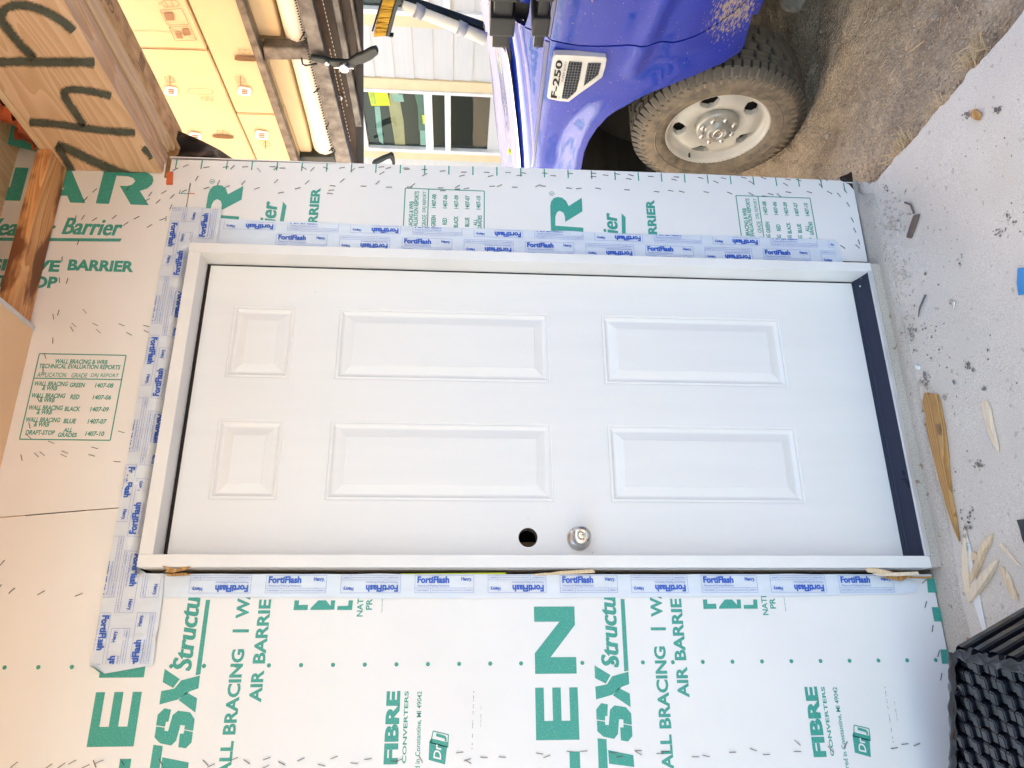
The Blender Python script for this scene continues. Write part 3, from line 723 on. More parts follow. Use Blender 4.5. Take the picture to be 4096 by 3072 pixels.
# vertical left strip
t3 = tape_sheet('flashing_tape', wob([(-.071, 2.06), (-.0755, 1.2), (-.070, .37), (-.066, .06), (-.058, .028), (-.040, .018), (-.022, .06), (-.0125, .10), (-.0130, 1.18), (-.012, 2.06)], .0025, 3), -.0066, .011, .0012, seed=1,
    folds=[(k*.193+.05+random.uniform(-.03, .03), .0022, .0016, .30, 1) for k in range(12)]+[(k*.193+.058, .002, .0013, .33, 1) for k in range(12)])
z0 = 1.794+PER*2
tape_print(t3, [(-.061, z0, 1, False)], [], -.0094, False)
acc = None
def vrow(parent, c0, zs, y, clip, flip0=False):
    acc = ([], [])
    for k, z in enumerate(zs):
        fl = (k % 2 == 1) != flip0
        unit(acc, lambda s, t, z=z, fl=fl: (c0+(BZ-t if fl else t), y, z-(BX-s if fl else s)))
    bm = bmesh.new(); vv = [bm.verts.new(p) for p in acc[0]]
    for q in acc[1]:
        try: bm.faces.new([vv[i] for i in q])
        except Exception: pass
    for co, no in clip:
        bmesh.ops.bisect_plane(bm, geom=bm.verts[:]+bm.edges[:]+bm.faces[:], plane_co=co, plane_no=no, clear_outer=True)
    return fromd('printed_lettering', bm, BLUEINK, parent)
for c in list(t3.children): bpy.data.objects.remove(c)
vrow(t3, -.061, [1.794-PER*k for k in range(9)], -.0094, [((-.013, 0, 0), (1, 0, 0)), ((0, 0, .03), (0, 0, -1))])
vrow(t3, -.061, [1.794+PER], -.0094, [((0, 0, 2.05), (0, 0, 1))], True)
# vertical right strip, its edge tucked behind the jamb
t2 = tape_sheet('flashing_tape', wob([(.955, 2.07), (1.0665, 2.06), (1.0645, 1.8), (1.062, 1.5), (1.060, .78), (1.0635, .40), (1.061, .08), (1.052, .068), (.985, .064), (.955, .066)], .0035, 8), -.0068, .012, .0016, seed=4,
    folds=[(random.uniform(.0, 2.3), .0025, .002, random.choice((.35, -.3, .5)), 1) for k in range(16)])
vrow(t2, .9725, [1.486+PER*2-PER*k for k in range(10)], -.0098, [((0, 0, 2.05), (0, 0, 1)), ((0, 0, .085), (0, 0, -1))])
vrow(t2, 1.0300, [1.455+PER*3-PER*k for k in range(11)], -.0098, [((1.0575, 0, 0), (1, 0, 0)), ((0, 0, 2.05), (0, 0, 1)), ((0, 0, .085), (0, 0, -1))], True)
# wide head strip folded into the opening
ltop = wob([(-.236, 2.200), (.2, 2.198), (.6, 2.201), (.95, 2.199), (1.102, 2.198), (1.100, 2.047), (.975, 2.047), (.958, 2.10), (-.011, 2.10), (-.0115, 2.055), (-.07, 2.050), (-.17, 2.050), (-.235, 2.049), (-.253, 2.160)], .002, 11, .015)
t1 = tape_sheet('flashing_tape', ltop, -.0104, .009, .0016, True, 7,
    folds=[(-.30, .004, .005, 1, .25), (-.17, .003, .0045, 1, -.9+.9), (1.96, .006, .005, -.9, 1), (2.3, .004, .004, .5, 1)])
t1['label'] = 'wide head strip whose lifted left corner shows its green back'
rowsT = []
xa = tp(375, 2090, 1, 0).x; xb = tp(450, 2148, 1, 0).x; xc = tp(590, 2391, 1, 0).x
def hr(c0, xs, fl0, clips):
    acc = ([], [])
    for k, x in enumerate(xs):
        fl = (k % 2 == 1) != fl0
        unit(acc, lambda s, t, x=x, fl=fl: (x+(BX-s if fl else s), -.0136, c0+(BZ-t if fl else t)))
    bm = bmesh.new(); vv = [bm.verts.new(p) for p in acc[0]]
    for q in acc[1]:
        try: bm.faces.new([vv[i] for i in q])
        except Exception: pass
    for co, no in clips:
        bmesh.ops.bisect_plane(bm, geom=bm.verts[:]+bm.edges[:]+bm.faces[:], plane_co=co, plane_no=no, clear_outer=True)
    for e in range(6):
        bmesh.ops.bisect_plane(bm, geom=bm.verts[:]+bm.edges[:]+bm.faces[:], plane_co=(0, 0, OZ-.005*e), plane_no=(0, 0, 1))
    for v_ in bm.verts: v_.co = fold(v_.co)
    fromd('printed_lettering', bm, BLUEINK, t1)
cl = [((0, 0, 2.197), (0, 0, 1)), ((-.232, 0, 0), (-1, 0, 0)), ((1.098, 0, 0), (1, 0, 0))]
hr(2.170, [xa-PER*2+PER*k for k in range(9)], True, cl)
hr(2.117, [xb-PER*3+PER*k for k in range(9)], True, cl+[((0, 0, OZ-.03), (0, 0, -1))])
hr(2.117, [xb-PER*3+PER*k for k in range(3)], True, cl+[((-.02, 0, 0), (1, 0, 0)), ((0, 0, OZ-.03), (0, 0, 1))])
hr(2.060, [xc-PER*2+PER*k for k in range(3)], True, cl+[((-.015, 0, 0), (1, 0, 0))])
hr(2.060, [.99, .99+PER], False, cl+[((.97, 0, 0), (-1, 0, 0))])
# curled green underside of the lifted corner
mesh('curled_corner', [(-.236, -.011, 2.200), (-.2365, -.022, 2.191), (-.250, -.020, 2.172), (-.254, -.011, 2.160), (-.244, -.006, 2.182)], [(0, 1, 2, 3, 4)], GREEN2, t1)
# black paper peeping out at the bottom right corner
V = [(wp(u, v)[0], .004, wp(u, v)[1]) for u, v in ((3360, 705), (3381, 698), (3410, 684), (3415, 735), (3425, 778), (3437, 828), (3428, 826), (3400, 800), (3375, 760))]
prism('corner_paper', V, (0, .002, 0), BLACKP, wall)

# ================================================================== ENTRY DOOR
door = thing('entry_door', 'white six-panel prehung door with steel knob and open deadbolt hole', 'door', (.476, 0, -.028))
YF = -.05; YD = .020
box('side_jamb', 0, .0315, YF, .066, 0, 2.112, JAMBW, door, .0015)
box('side_jamb', .9215, .953, YF, .066, 0, 2.112, JAMBW, door, .0015)
box('head_jamb', .0318, .9212, YF+.0006, .066, 2.0765, 2.1115, JAMBW, door, .0015)
# weatherstrip lines behind the slab edge
box('weatherstrip', .0316, .0385, .024, .050, .03, 2.076, DARK, door, 0)
box('weatherstrip', .914, .9214, .022, .050, .03, 2.076, DARK, door, 0)
box('weatherstrip', .0385, .914, .022, .050, 2.066, 2.0763, DARK, door, 0)
# slab face with panel openings and bored hole
def rect(x0, x1, z0, z1): return [(x0, z0), (x1, z0), (x1, z1), (x0, z1)]
cols = ((.190, .421), (.549, .780)); rows_ = ((1.797, 1.980), (1.028, 1.666), (.295, .865))
SX0, SX1, SZ0, SZ1 = .0365, .9155, .034, 2.0655
kp = tp(2112, 2150, 1, YD); kc = (kp.x, kp.z)
circ = [(kc[0]+.0265*math.cos(t*math.pi/16), kc[1]+.0265*math.sin(t*math.pi/16)) for t in range(32)]
loops = [rect(SX0, SX1, SZ0, SZ1)]+[rect(a+(-.0), b, c, d) for a, b in cols for c, d in rows_]+[circ]
v, f = cdt(loops)
sl = mesh('door_slab', [(a.x, YD, a.y) for a in v], f, DOORW, door)
bm = bmesh.new()
for x0, x1, z0_, z1_ in ((SX0, SX0+.003, SZ0, SZ1), (SX1-.003, SX1, SZ0, SZ1), (SX0, SX1, SZ0, SZ0+.003), (SX0, SX1, SZ1-.003, SZ1)): add_box(bm, x0, x1, YD+.0004, YD+.044, z0_, z1_)
fromd('slab_edge', bm, DOORW, sl)
prof = [(0, 0), (.0016, .0030), (.0045, .0038), (.0070, .0016), (.0095, .0012), (.0125, .0050), (.0165, .0088), (.0200, .0096), (.0225, .0092), (.0430, .0022), (.0452, .0016), (.0462, -.0002)]
for (a, b) in cols:
    for (c, d) in rows_:
        V = []; F = []
        for o, dy in [(o_, d_*.78) for o_, d_ in prof]:
            V += [(a+o, YD+dy, c+o), (b-o, YD+dy, c+o), (b-o, YD+dy, d-o), (a+o, YD+dy, d-o)]
        for i in range(len(prof)-1):
            for k in range(4): F.append((i*4+k, i*4+(k+1) % 4, i*4+4+(k+1) % 4, i*4+4+k))
        n = (len(prof)-1)*4; F.append((n, n+1, n+2, n+3))
        mesh('raised_panel', V, F, DOORW, sl)
lathe('deadbolt_bore', [(.0265, 0), (.0258, .002), (.0262, .044)], (kc[0], YD, kc[1]), 'y', M_('bore_wood', (.10, .06, .05), .9), sl, 32)
lathe('latch_ring', [(.0262, .030), (.0240, .032), (.0240, .036)], (kc[0], YD, kc[1]), 'y', STEEL, sl, 32)
box('back_stud', kc[0]-.006, kc[0]+.004, .12, .16, .9, 1.3, M_('dim_stud', (.30, .20, .11), .8), wall)
box('back_stud', kc[0]-.03, kc[0]-.022, .14, .16, .9, 1.3, M_('dim_stud_b', (.25, .12, .06), .8), wall)
# knob
rp_ = tp(2315, 2155, 1, YD); kx, kz = rp_.x, rp_.z
knob = lathe('door_knob', [(.0335, 0), (.0336, -.003), (.0315, -.0060), (.0270, -.0100), (.0185, -.0135), (.0135, -.016), (.0130, -.026), (.0175, -.029), (.0235, -.033), (.0268, -.040), (.0274, -.046), (.0262, -.0525), (.0228, -.058), (.0180, -.0605), (.0130, -.0612), (.0108, -.0605), (.0102, -.0590), (.0090, -.0588)], (kx, YD, kz), 'y', STEEL, sl, 56)
lathe('key_cylinder', [(.0090, -.0586), (.0084, -.0600), (.0078, -.0602), (.0, -.0602)], (kx, YD, kz), 'y', CHROME, knob, 32)
box('keyway', kx-.0007, kx+.0010, YD-.0612, YD-.0600, kz-.0052, kz+.0052, DARK, knob, 0)
# small dents
for u, v_ in ((2112, 2076), (2370, 2212), (1262, 1170)):
    p = tp(u, v_, 1, YD); mesh('scuff', [(p.x-.0008, YD-.0006, p.z-.0005), (p.x+.0028, YD-.0006, p.z-.0004), (p.x+.0026, YD-.0006, p.z+.0006), (p.x-.0006, YD-.0006, p.z+.0004)], [(0, 1, 2, 3)], STAPLE, sl)
# threshold
th = [(.060, .0335), (.022, .0335), (.020, .0300), (.016, .0310), (.0135, .0275), (.008, .0285), (.005, .0245), (-.040, .0130), (-.0462, .0118), (-.0462, .0), (.060, .0)]
V = [(x, y, z) for x in (.0319, .9211) for y, z in th]; n = len(th)
F = [tuple(range(n))[::-1], tuple(range(n, 2*n))]+[(k, (k+1) % n, n+(k+1) % n, n+k) for k in range(n)]
mesh('threshold', V, F, SILLB, door)
box('threshold_nosing', .0319, .9212, -.0545, -.0466, .0, .0135, SILLM, door, .0015)
box('sill_packer', .002, .951, -.050, .064, -.030, -.0006, CONC2, door, 0)
box('door_sweep', SX0+.004, SX1-.004, .0245, .05, .0325, .040, DARK, door, 0)
p = tp(3447, 1145, 2, .016); q = tp(3449, 1114, 2, .016)
lathe('sill_screw', [(.004, 0), (.0042, -.001), (.003, -.002), (0, -.002)], (p.x, p.y, .020), 'y', CHROME, door, 14)
lathe('sill_screw', [(.0016, 0), (.0015, -.001), (0, -.001)], (q.x, q.y, .020), 'y', CHROME, door, 10)
# thin grey strip down the left outer side of the jamb
box('jamb_side_strip', -.0020, -.0004, -.036, -.030, .02, 2.05, M_('grey_strip', (.35, .37, .42), .4), door, 0)

# shims and splinters jammed in the gap beside the left jamb
def splinter(pts, y, th_, mat, label, name='wood_shim'):
    P = [tp(u, v_, 1, y) for u, v_ in pts]
    return tag(prism(name, P, (0, th_, 0), mat, bev=.0006), label, 'wood piece' if name == 'wood_shim' else 'plastic strip', 'shims and splinters in the frame gap' if name == 'wood_shim' else None)
splinter([(2374, 2276), (2381, 2290), (2205, 2298), (2190, 2292), (2240, 2284)], -.020, .010, SPLINT, 'long pale shim wedged in gap left of the knob')
splinter([(2130, 2296), (2192, 2290), (2204, 2299), (2140, 2301)], -.014, .004, SPLINT, 'short tip of shim in the gap just above the long shim')
splinter([(1600, 2294), (2025, 2290), (2022, 2298), (1612, 2298)], -.004, .004, YEL, 'yellow-green strip in the gap beside the jamb', 'plastic_strip')
splinter([(647, 2262), (700, 2275), (762, 2264), (750, 2276), (705, 2286), (690, 2290), (655, 2288), (668, 2280)], -.052, .006, SPLINTO, 'torn splinters at top of the gap left of the door frame')
splinter([(660, 2296), (740, 2290), (764, 2300), (700, 2304), (668, 2304)], -.016, .005, SPLINTO, 'ragged brown sliver under the torn splinters at door head')
splinter([(3468, 2272), (3510, 2273), (3570, 2287), (3540, 2293), (3478, 2287)], -.044, .012, SPLINT, 'block-ended shim at bottom of the left jamb')
splinter([(3495, 2293), (3560, 2290), (3672, 2286), (3678, 2298), (3600, 2303), (3520, 2301)], -.038, .012, SPLINTP, 'flat pale shim under the block-ended shim at the sill')
splinter([(3525, 2308), (3600, 2300), (3650, 2305), (3735, 2306), (3725, 2314), (3630, 2312), (3610, 2324), (3560, 2316)], -.022, .005, SPLINTO, 'frayed dark splinter with glue over the lower tape end')

# ================================================================== PORCH BEAM, CEILING
beam = thing('porch_beam', 'timber porch beam with spray-painted letters and board strip', 'beam', (1.3, 0, 2.25))
box('face_plank', 1.226, 1.264, -1.34, -.007, 2.247, 2.552, PLANK, beam, .004)
box('bottom_board', 1.2645, 1.300, -1.34, -.007, 2.243, 2.54, PLANK, beam, .003)
box('bottom_board', 1.308, 1.342, -1.34, -.007, 2.240, 2.54, PINE, beam, .003)
box('edge_batten', 1.3425, 1.362, -1.34, .03, 2.240, 2.30, PINE, beam, .003)
box('strand_board_strip', 1.3625, 1.440, -1.34, .055, 2.237, 2.249, OSB, beam, .001)
box('light_block_board', 1.40, 1.440, -1.34, 4.4, 2.2495, 2.699, OSB, beam, .001)  # unseen; raised to block skylight from the gap above the beam
box('top_plate', 1.226, 1.42, -1.34, -.001, 2.553, 2.575, PINE, beam, .003)
# spray-painted strokes on the plank face
def spray_mat():
    mt = M_('soft_spray_paint', (.085, .095, .070), .55, var=.3, sc=30); t = mt.node_tree; N = t.nodes; L = t.links; b = N['Principled BSDF']
    at = N.new('ShaderNodeUVMap'); at.uv_map = 'edge'; sp = N.new('ShaderNodeSeparateXYZ'); L.new(at.outputs[0], sp.inputs[0])
    tc = N.new('ShaderNodeTexCoord'); nz = N.new('ShaderNodeTexNoise'); nz.inputs['Scale'].default_value = 260; L.new(tc.outputs['Object'], nz.inputs['Vector'])
    ad = N.new('ShaderNodeMath'); ad.operation = 'MULTIPLY_ADD'; ad.inputs[1].default_value = 1.9; L.new(sp.outputs['X'], ad.inputs[0])
    m2 = N.new('ShaderNodeMath'); m2.operation = 'MULTIPLY_ADD'; m2.inputs[1].default_value = 1.5; m2.inputs[2].default_value = -1.0; L.new(nz.outputs['Fac'], m2.inputs[0])
    L.new(m2.outputs[0], ad.inputs[2]); ad.use_clamp = True; L.new(ad.outputs[0], b.inputs['Alpha']); return mt
SPRAYM = spray_mat()
def stroke(pts, r0=20):
    Q = []
    for i in range(len(pts)-1):
        for k in range(8):
            t = k/8; p0 = pts[max(i-1, 0)]; p1 = pts[i]; p2 = pts[i+1]; p3 = pts[min(i+2, len(pts)-1)]
            Q.append(tuple(.5*((2*p1[j])+(-p0[j]+p2[j])*t+(2*p0[j]-5*p1[j]+4*p2[j]-p3[j])*t*t+(-p0[j]+3*p1[j]-3*p2[j]+p3[j])*t**3) for j in (0, 1)))
    Q.append(pts[-1]); V = []; F = []; uv = []
    for i, (y, z) in enumerate(Q):
        a = Q[max(i-1, 0)]; b = Q[min(i+1, len(Q)-1)]; d = math.hypot(b[0]-a[0], b[1]-a[1]) or 1
        nx_, nz_ = -(b[1]-a[1])/d, (b[0]-a[0])/d; w_ = r0*(1+.15*noise.noise(Vector((y*.05, z*.05, 0))))
        for e in (-1, -.5, 0, .5, 1):
            p = tp(y+nx_*w_*e, z+nz_*w_*e, 0, 1.2252); p.z = min(max(p.z, 2.2475), 2.5515); V.append(p); uv.append((1-abs(e))*(0 if i in (0, len(Q)-1) else 1))
    for i in range(len(Q)-1):
        for k in range(4): F.append((5*i+k, 5*i+k+1, 5*i+6+k, 5*i+5+k))
    o = mesh('spray_lettering', V, F, SPRAYM, beam); ul = o.data.uv_layers.new(name='edge')
    for lp in o.data.loops: ul.data[lp.index].uv = (uv[lp.vertex_index], 0)
A1 = lambda L_: crop(0, 0, .4219, L_)
stroke(A1([(-60, 595), (200, 585), (420, 590), (700, 590), (905, 595)]), 28)
stroke(A1([(330, 560), (200, 430), (90, 300), (10, 180), (60, 80), (200, 50), (380, 90), (540, 170), (640, 240), (700, 300)]), 28)
stroke(A1([(270, 1160), (500, 1175), (800, 1215), (1050, 1245), (1290, 1260)]), 23)
stroke(A1([(800, 1200), (700, 1050), (620, 930), (610, 870), (700, 850), (880, 870), (1060, 915)]), 23)
stroke(A1([(530, 1370), (700, 1440), (900, 1540), (1150, 1640), (1330, 1700)]), 27)
stroke(A1([(530, 1380), (600, 1480), (680, 1620), (740, 1720)]), 21)
stroke(A1([(1350, 1400), (1400, 1440), (1450, 1500)]), 21)
# handwriting and stamp on the board strip
for px, s_ in (((430, 20), 'sing L'), ((455, 100), 'caulk')):
    p = tp(px[0]-25, px[1]+52, 2, 2.2368); text3(s_, (1.380, p.y, 2.2362), (0, -.14, 0), (.035, 0, 0), CARDINK, beam, 0, .1)
p = tp(560, 320, 2, 2.2368)
for k in range(5): box('stamp_bar', 1.385+.009*k, 1.390+.009*k, p.y-.03, p.y+.01, 2.2362, 2.2366, CARDINK, beam, 0)
# dirt/orange bits where beam meets wall
tag(prism('orange_clip', [tp(668, 690, 1, -.012), tp(690, 685, 1, -.012), tp(688, 735, 1, -.012), tp(664, 735, 1, -.012)], (0, .006, 0), BRAN), 'small orange plastic clip where beam meets the wall', 'clip')
# black plastic hanging from the end of the beam
P2 = [(705, 560), (712, 523), (800, 552), (880, 600), (945, 642), (760, 636), (690, 632), (715, 610), (722, 590)]
PP = [tp(u, v_, 0, 1.372) for u, v_ in P2]
v, f = cdt([[(p.y, p.z) for p in PP]], .012, .002)
tag(mesh('black_sheet', [(1.372+noise.noise(Vector((a.x*22, a.y*22, 4)))*.014, a.x, a.y) for a in v], f, BLACKP, smooth=True), 'torn black plastic sheet hanging off the beam end', 'plastic sheet')

ceil = thing('porch_ceiling', 'porch ceiling board with a white metal edge trim', 'ceiling', (0, -1, 2.535))
box('ceiling_board', -3.2, .672, -1.33, -.006, 2.526, 2.536, M_('tan_ceiling_board', (.88, .60, .35), .75, var=.05, sc=3), ceil, 0)
box('edge_trim', .6725, .686, -1.33, -.006, 2.523, 2.537, M_('grey_white_trim', (.62, .62, .60), .5), ceil, .001)
box('added_roof_deck', -3.6, 1.46, -1.35, 4.6, 2.70, 2.72, PINE, ceil, 0)  # unseen roof, added and sized to hold back sun and sky
for k, y in enumerate((-.52, -.92, -1.32)):
    box('ceiling_joist', -3.2, 1.225, y, y+.04, 2.60, 2.695, PINE, ceil, .002)
st = thing('ledger_stud', 'knotty reddish lumber stud under the porch ceiling by the wall', 'stud', (.95, -.1, 2.5))
def studq(y, z): return y, z
box('stud_board', .60, 1.224, -.108, -.008, 2.538, 2.580, SIDEWOOD, st, .003)
box('ledger_stud_flat', .0, .0, 0, 0, 0, 0, SIDEWOOD) if False else None
# crumpled printed sheet and orange foil above the beam
P = []; F = []
for i in range(15):
    for j in range(15):
        x = 1.226+.5*i/14; z = 2.577+.4*j/14
        P.append((x, .02-.10*(i/14)+noise.noise(Vector((x*7, z*7, 1)))*.05, z))
for i in range(14):
    for j in range(14): a = i*15+j; F.append((a, a+15, a+16, a+1))
cs = tag(mesh('crumpled_sheet', P, F, WHITE), 'crumpled sheathing offcut with green print above the beam', 'board offcut')
mesh('printed_shape', [(1.25, -.055, 2.60), (1.32, -.062, 2.60), (1.40, -.075, 2.80), (1.30, -.065, 2.80)], [(0, 1, 2, 3)], GREEN, cs)
P = []; F = []
for i in range(46):
    t = i/45; y = -.10-.75*t
    for j in range(7):
        a = math.pi*j/6; P.append((1.250+.025*math.cos(a)+noise.noise(Vector((y*34, j, 0)))*.03, y, 2.574+.040*math.sin(a)*(1+1.5*noise.noise(Vector((y*26, 3, j*.6))))))
for i in range(45):
    for j in range(6): a = i*7+j; F.append((a, a+7, a+8, a+1))
tag(mesh('orange_foil', P, F, BRAN, smooth=True), 'crumpled orange-red plastic along the top of the beam', 'plastic')

# ================================================================== PICKUP TRUCK
TX = 2.05
truck = thing('pickup_truck', 'blue pickup truck parked beyond the wall with mud behind its front wheel', 'truck', (2.9, -.8, -.26))
WY, WZ, WR = .700, .130, .392
def sm(t): t = min(max(t, 0), 1); return t*t*(3-2*t)
arch = crop(2400, 0, .4521, [(1100, 580), (980, 612), (850, 650), (720, 682), (600, 720), (500, 752), (400, 790), (300, 843), (200, 900)])+crop(1900, 0, .4219, [(1330, 1000), (1250, 1060), (1150, 1170), (1080, 1280), (1030, 1400), (1005, 1550)])
ARCH = [xp(u, v_, TX) for u, v_ in arch]
ARCHD = [(ARCH[i][0]+(ARCH[i+1][0]-ARCH[i][0])*k/12, ARCH[i][1]+(ARCH[i+1][1]-ARCH[i][1])*k/12) for i in range(len(ARCH)-1) for k in range(12)]+[(ARCH[-1][0]+.03*k, ARCH[-1][1]+.004*k) for k in range(8)]
def arch_d(y, z): return min(math.hypot(y-a, z-b) for a, b in ARCHD)
TOPL = [xp(u, v_, TX) for u, v_ in [(1995, 118), (2015, 200), (2035, 300), (2050, 400), (2070, 560), (2083, 690)]]
def topz(y):
    P = TOPL
    if y <= P[0][0]: return P[0][1]+(P[0][0]-y)*.1
    for a, b in zip(P, P[1:]):
        if y <= b[0]: return a[1]+(b[1]-a[1])*(y-a[0])/(b[0]-a[0])
    return P[-1][1]-(y-P[-1][0])*.12
def body_x(y, z):
    x = TX+.045*((z-.62)/.5)**2
    x -= .030*(1-sm(arch_d(y, z)/.13))*(1 if y > .15 else sm((y+.05)/.2))
    tz = topz(y); t = (z-(tz-.085))/.085
    if t > 0: x += .085*t*t
    # lower swage
    if y < .42:
        zl = .60+(y-.2)*.12; x -= .018*math.exp(-((z-zl)/.035)**2)*sm((.40-y)/.10)
    # lean-in below swage
    if z < .5: x += .03*sm((.5-z)/.4)
    return x
def skin(name, loop, grid, parent, mat, back=.012):
    v, f = cdt([loop], grid, grid*.1); n = len(v)
    V = [(body_x(a.x, a.y), a.x, a.y) for a in v]; k0 = n
    for a, b in loop: V.append((body_x(a, b), a, b))
    for a, b in loop: V.append((body_x(a, b)+back, a, b))
    F = [tuple(q) for q in f]; L_ = len(loop)
    F2 = [(k0+k, k0+(k+1) % L_, k0+L_+(k+1) % L_, k0+L_+k) for k in range(L_)]
    o = mesh(name, V, F+F2, mat, parent, smooth=False)
    for i, p in enumerate(o.data.polygons): p.use_smooth = i < len(F)
    return o
def dens(pts, st=.02):
    out = []
    for i in range(len(pts)-1):
        a, b = pts[i], pts[i+1]; n = max(1, int(math.dist(a, b)/st))
        for k in range(n): t = k/n; out.append((a[0]+(b[0]-a[0])*t, a[1]+(b[1]-a[1])*t))
    out.append(pts[-1]); return out
gapx = [(2014, 97), (2040, 113), (2069, 131), (2120, 146), (2183, 162), (2208, 181), (2260, 188), (2322, 193), (2398, 192), (2465, 187), (2533, 181), (2590, 175), (2643, 170), (2665, 172), (2694, 176), (2740, 168), (2784, 157), (2830, 139), (2875, 118), (2910, 98), (2942, 80), (2990, 46), (3035, 14)]
GAP = [xp(u, v_, TX) for u, v_ in gapx]
low = [xp(u, v_, TX) for u, v_ in [(3046, 27), (3024, 72), (3005, 150), (2990, 200), (2982, 226), (2965, 244)]]
fend = dens([(2.2, .92)] + [(2.2, .62), (1.62, .15)] and [(p[0], p[1]) for p in [(2.25, .55)]]+[(2.25, .90)], .03)
# fender loop: gap down, lower lip, arch, front, top
front = [(1.25, .70), (1.42, .55), (1.50, .30), (1.52, .05), (2.2, .02), (2.25, .90)]
topedge = [(y, topz(y)) for y in [2.2, 1.9, 1.6, 1.3, 1.1]]+[(a, b) for a, b in TOPL[::-1]]
floop = dens(GAP, .02)+dens(low, .02)+dens(ARCH, .02)+dens([(1.10, .745)]+front, .03)+dens(topedge, .03)
fender = skin('front_fender', floop, .016, truck, PAINT)
dloop = [(a-.0075, b+.002) for a, b in dens(GAP, .02)]
dl = dens([(p[0], p[1]) for p in dloop], .02)+dens([(-.16, .20), (-1.0, .24), (-1.0, 1.06)], .03)+dens([(-1.0, 1.06), (.10, 1.06), (.19, 1.075), (.255, 1.13)], .03)
fdoor = skin('truck_door', dl, .018, truck, PAINT)
# dark strip standing in for the shade in the shut line
prism('shut_line_shade', [(body_x(a, b)+.014, a+.006, b) for a, b in GAP]+[(body_x(a, b)+.014, a-.014, b) for a, b in GAP[::-1]], (.004, 0, 0), DARK, truck)
# hood: loft from the fender crest across the truck
HV = []; HF = []; ny_, nx_ = 40, 26
for i in range(ny_+1):
    y = .22+(2.25-.22)*i/ny_
    for j in range(nx_+1):
        t = j/nx_; x = TX+.088+1.78*t*1.0
        z = topz(y)+.002 + .115*math.sin(math.pi*min(1, t*1.0))**.55*(1-.15*sm((y-1.2)/1)) + (.045*sm((.35-abs(t-.5))/.10))*sm((y-.2)/.3)*(1-.3*sm((y-1.5)/.7))
        z -= sm((y-1.75)/.5)*.08
        HV.append((x, y, z))
for i in range(ny_):
    for j in range(nx_): a = i*(nx_+1)+j; HF.append((a, a+nx_+1, a+nx_+2, a+1))
mesh('hood', HV, HF, PAINT, truck, smooth=True)
for LN in (((2235, 0), (2204, 172), (2183, 161), (2210, 0)), ((2202, 188), (2137, 690), (2127, 690), (2179, 184))):  # shade of the shoulder groove put into a strip of darker blue
    A_, B_, C_, D_ = [xp(u, v_, TX-.005) for u, v_ in LN]; n = 16; V = []; F = []
    for k in range(n+1):
        t = k/n; lo_ = (A_[0]+(B_[0]-A_[0])*t, A_[1]+(B_[1]-A_[1])*t); hi_ = (D_[0]+(C_[0]-D_[0])*t, D_[1]+(C_[1]-D_[1])*t)
        for w_, dx in ((0, .001), (.12, -.0035), (.2, -.004), (.8, -.004), (.88, -.0035), (1, .001)):
            y_, z_ = lo_[0]+(hi_[0]-lo_[0])*w_, lo_[1]+(hi_[1]-lo_[1])*w_; V.append((body_x(y_, z_)+dx, y_, z_))
    for k in range(n):
        for q_ in range(5): a = k*6+q_; F.append((a, a+6, a+7, a+1))
    mesh('groove_strip', V, F, M_('groove_shade_blue', (.008, .012, .16), .3, coat=1) if 'groove_shade_blue' not in bpy.data.materials else bpy.data.materials['groove_shade_blue'], truck)
# cowl and A-pillar root
cw = [(1968, 104), (1985, 97), (2005, 110), (2028, 140), (2040, 175), (2046, 235), (2039, 255), (2030, 225), (2012, 195), (1985, 175), (1973, 150)]
prism('cowl_panel', [tp(u, v_, 0, TX+.10) for u, v_ in cw], (.9, 0, .05), PLAST, truck, .003)
box('windshield_glass', 2.25, 3.70, .12, .13, 1.06, 1.75, GLASS, truck, 0, Matrix.Translation((0, 0, 0)))
prism('side_glass', [tp(u, v_, 0, TX+.115) for u, v_ in ((1975, -200), (2016, 40), (2050, 66), (2118, 86), (2128, 60), (2118, -500), (1975, -500))], (.006, 0, 0), M_('side_glass', (.16, .15, .13), .12, spec=.8), truck)
# mirror arms
for q, zz in (((1948, 2058), 0), ((2112, 2192), 1)):
    u0, u1 = q; xx = TX-.02
    a = xp(u0, 95, xx); b = xp(u1, 95, xx)
    zt_, zb_ = max(a[1], b[1]), min(a[1], b[1]); yc_ = .5*(a[0]+b[0])
    box('mirror_arm', xx-.10, xx+.10, yc_-.40, yc_+.02, zb_+.018, zt_-.018, PLAST, truck, .012)
    box('mirror_arm_clamp', xx-.112, xx+.08, yc_-.13, yc_-.045, zb_+.006, zt_-.006, PLAST, truck, .010)
    box('mirror_arm_clamp', xx-.112, xx+.08, yc_-.36, yc_-.20, zb_+.004, zt_-.004, PLAST, truck, .010)
box('mirror_housing', TX-.34, TX-.10, -.52, -.34, .98, 1.42, PLAST, truck, .03)
# cab / bed behind, outside the picture
box('cab_body', 2.13, 3.90, -2.6, .10, .16, 1.10, PAINT, truck, .03)
box('cab_roof', 2.30, 3.75, -2.2, -.35, 1.64, 1.72, PAINT, truck, .04)
box('roof_pillar', 2.22, 2.30, -2.2, -2.1, 1.08, 1.70, PAINT, truck, .01)
box('roof_pillar', 2.22, 2.30, -.95, -.85, 1.08, 1.70, PAINT, truck, .01)
box('truck_bed', 2.08, 3.95, -4.8, -2.62, .22, .95, PAINT, truck, .04)
box('frame_rail', 2.60, 3.4, -4.5, 2.0, .12, .24, DARK, truck, .01)
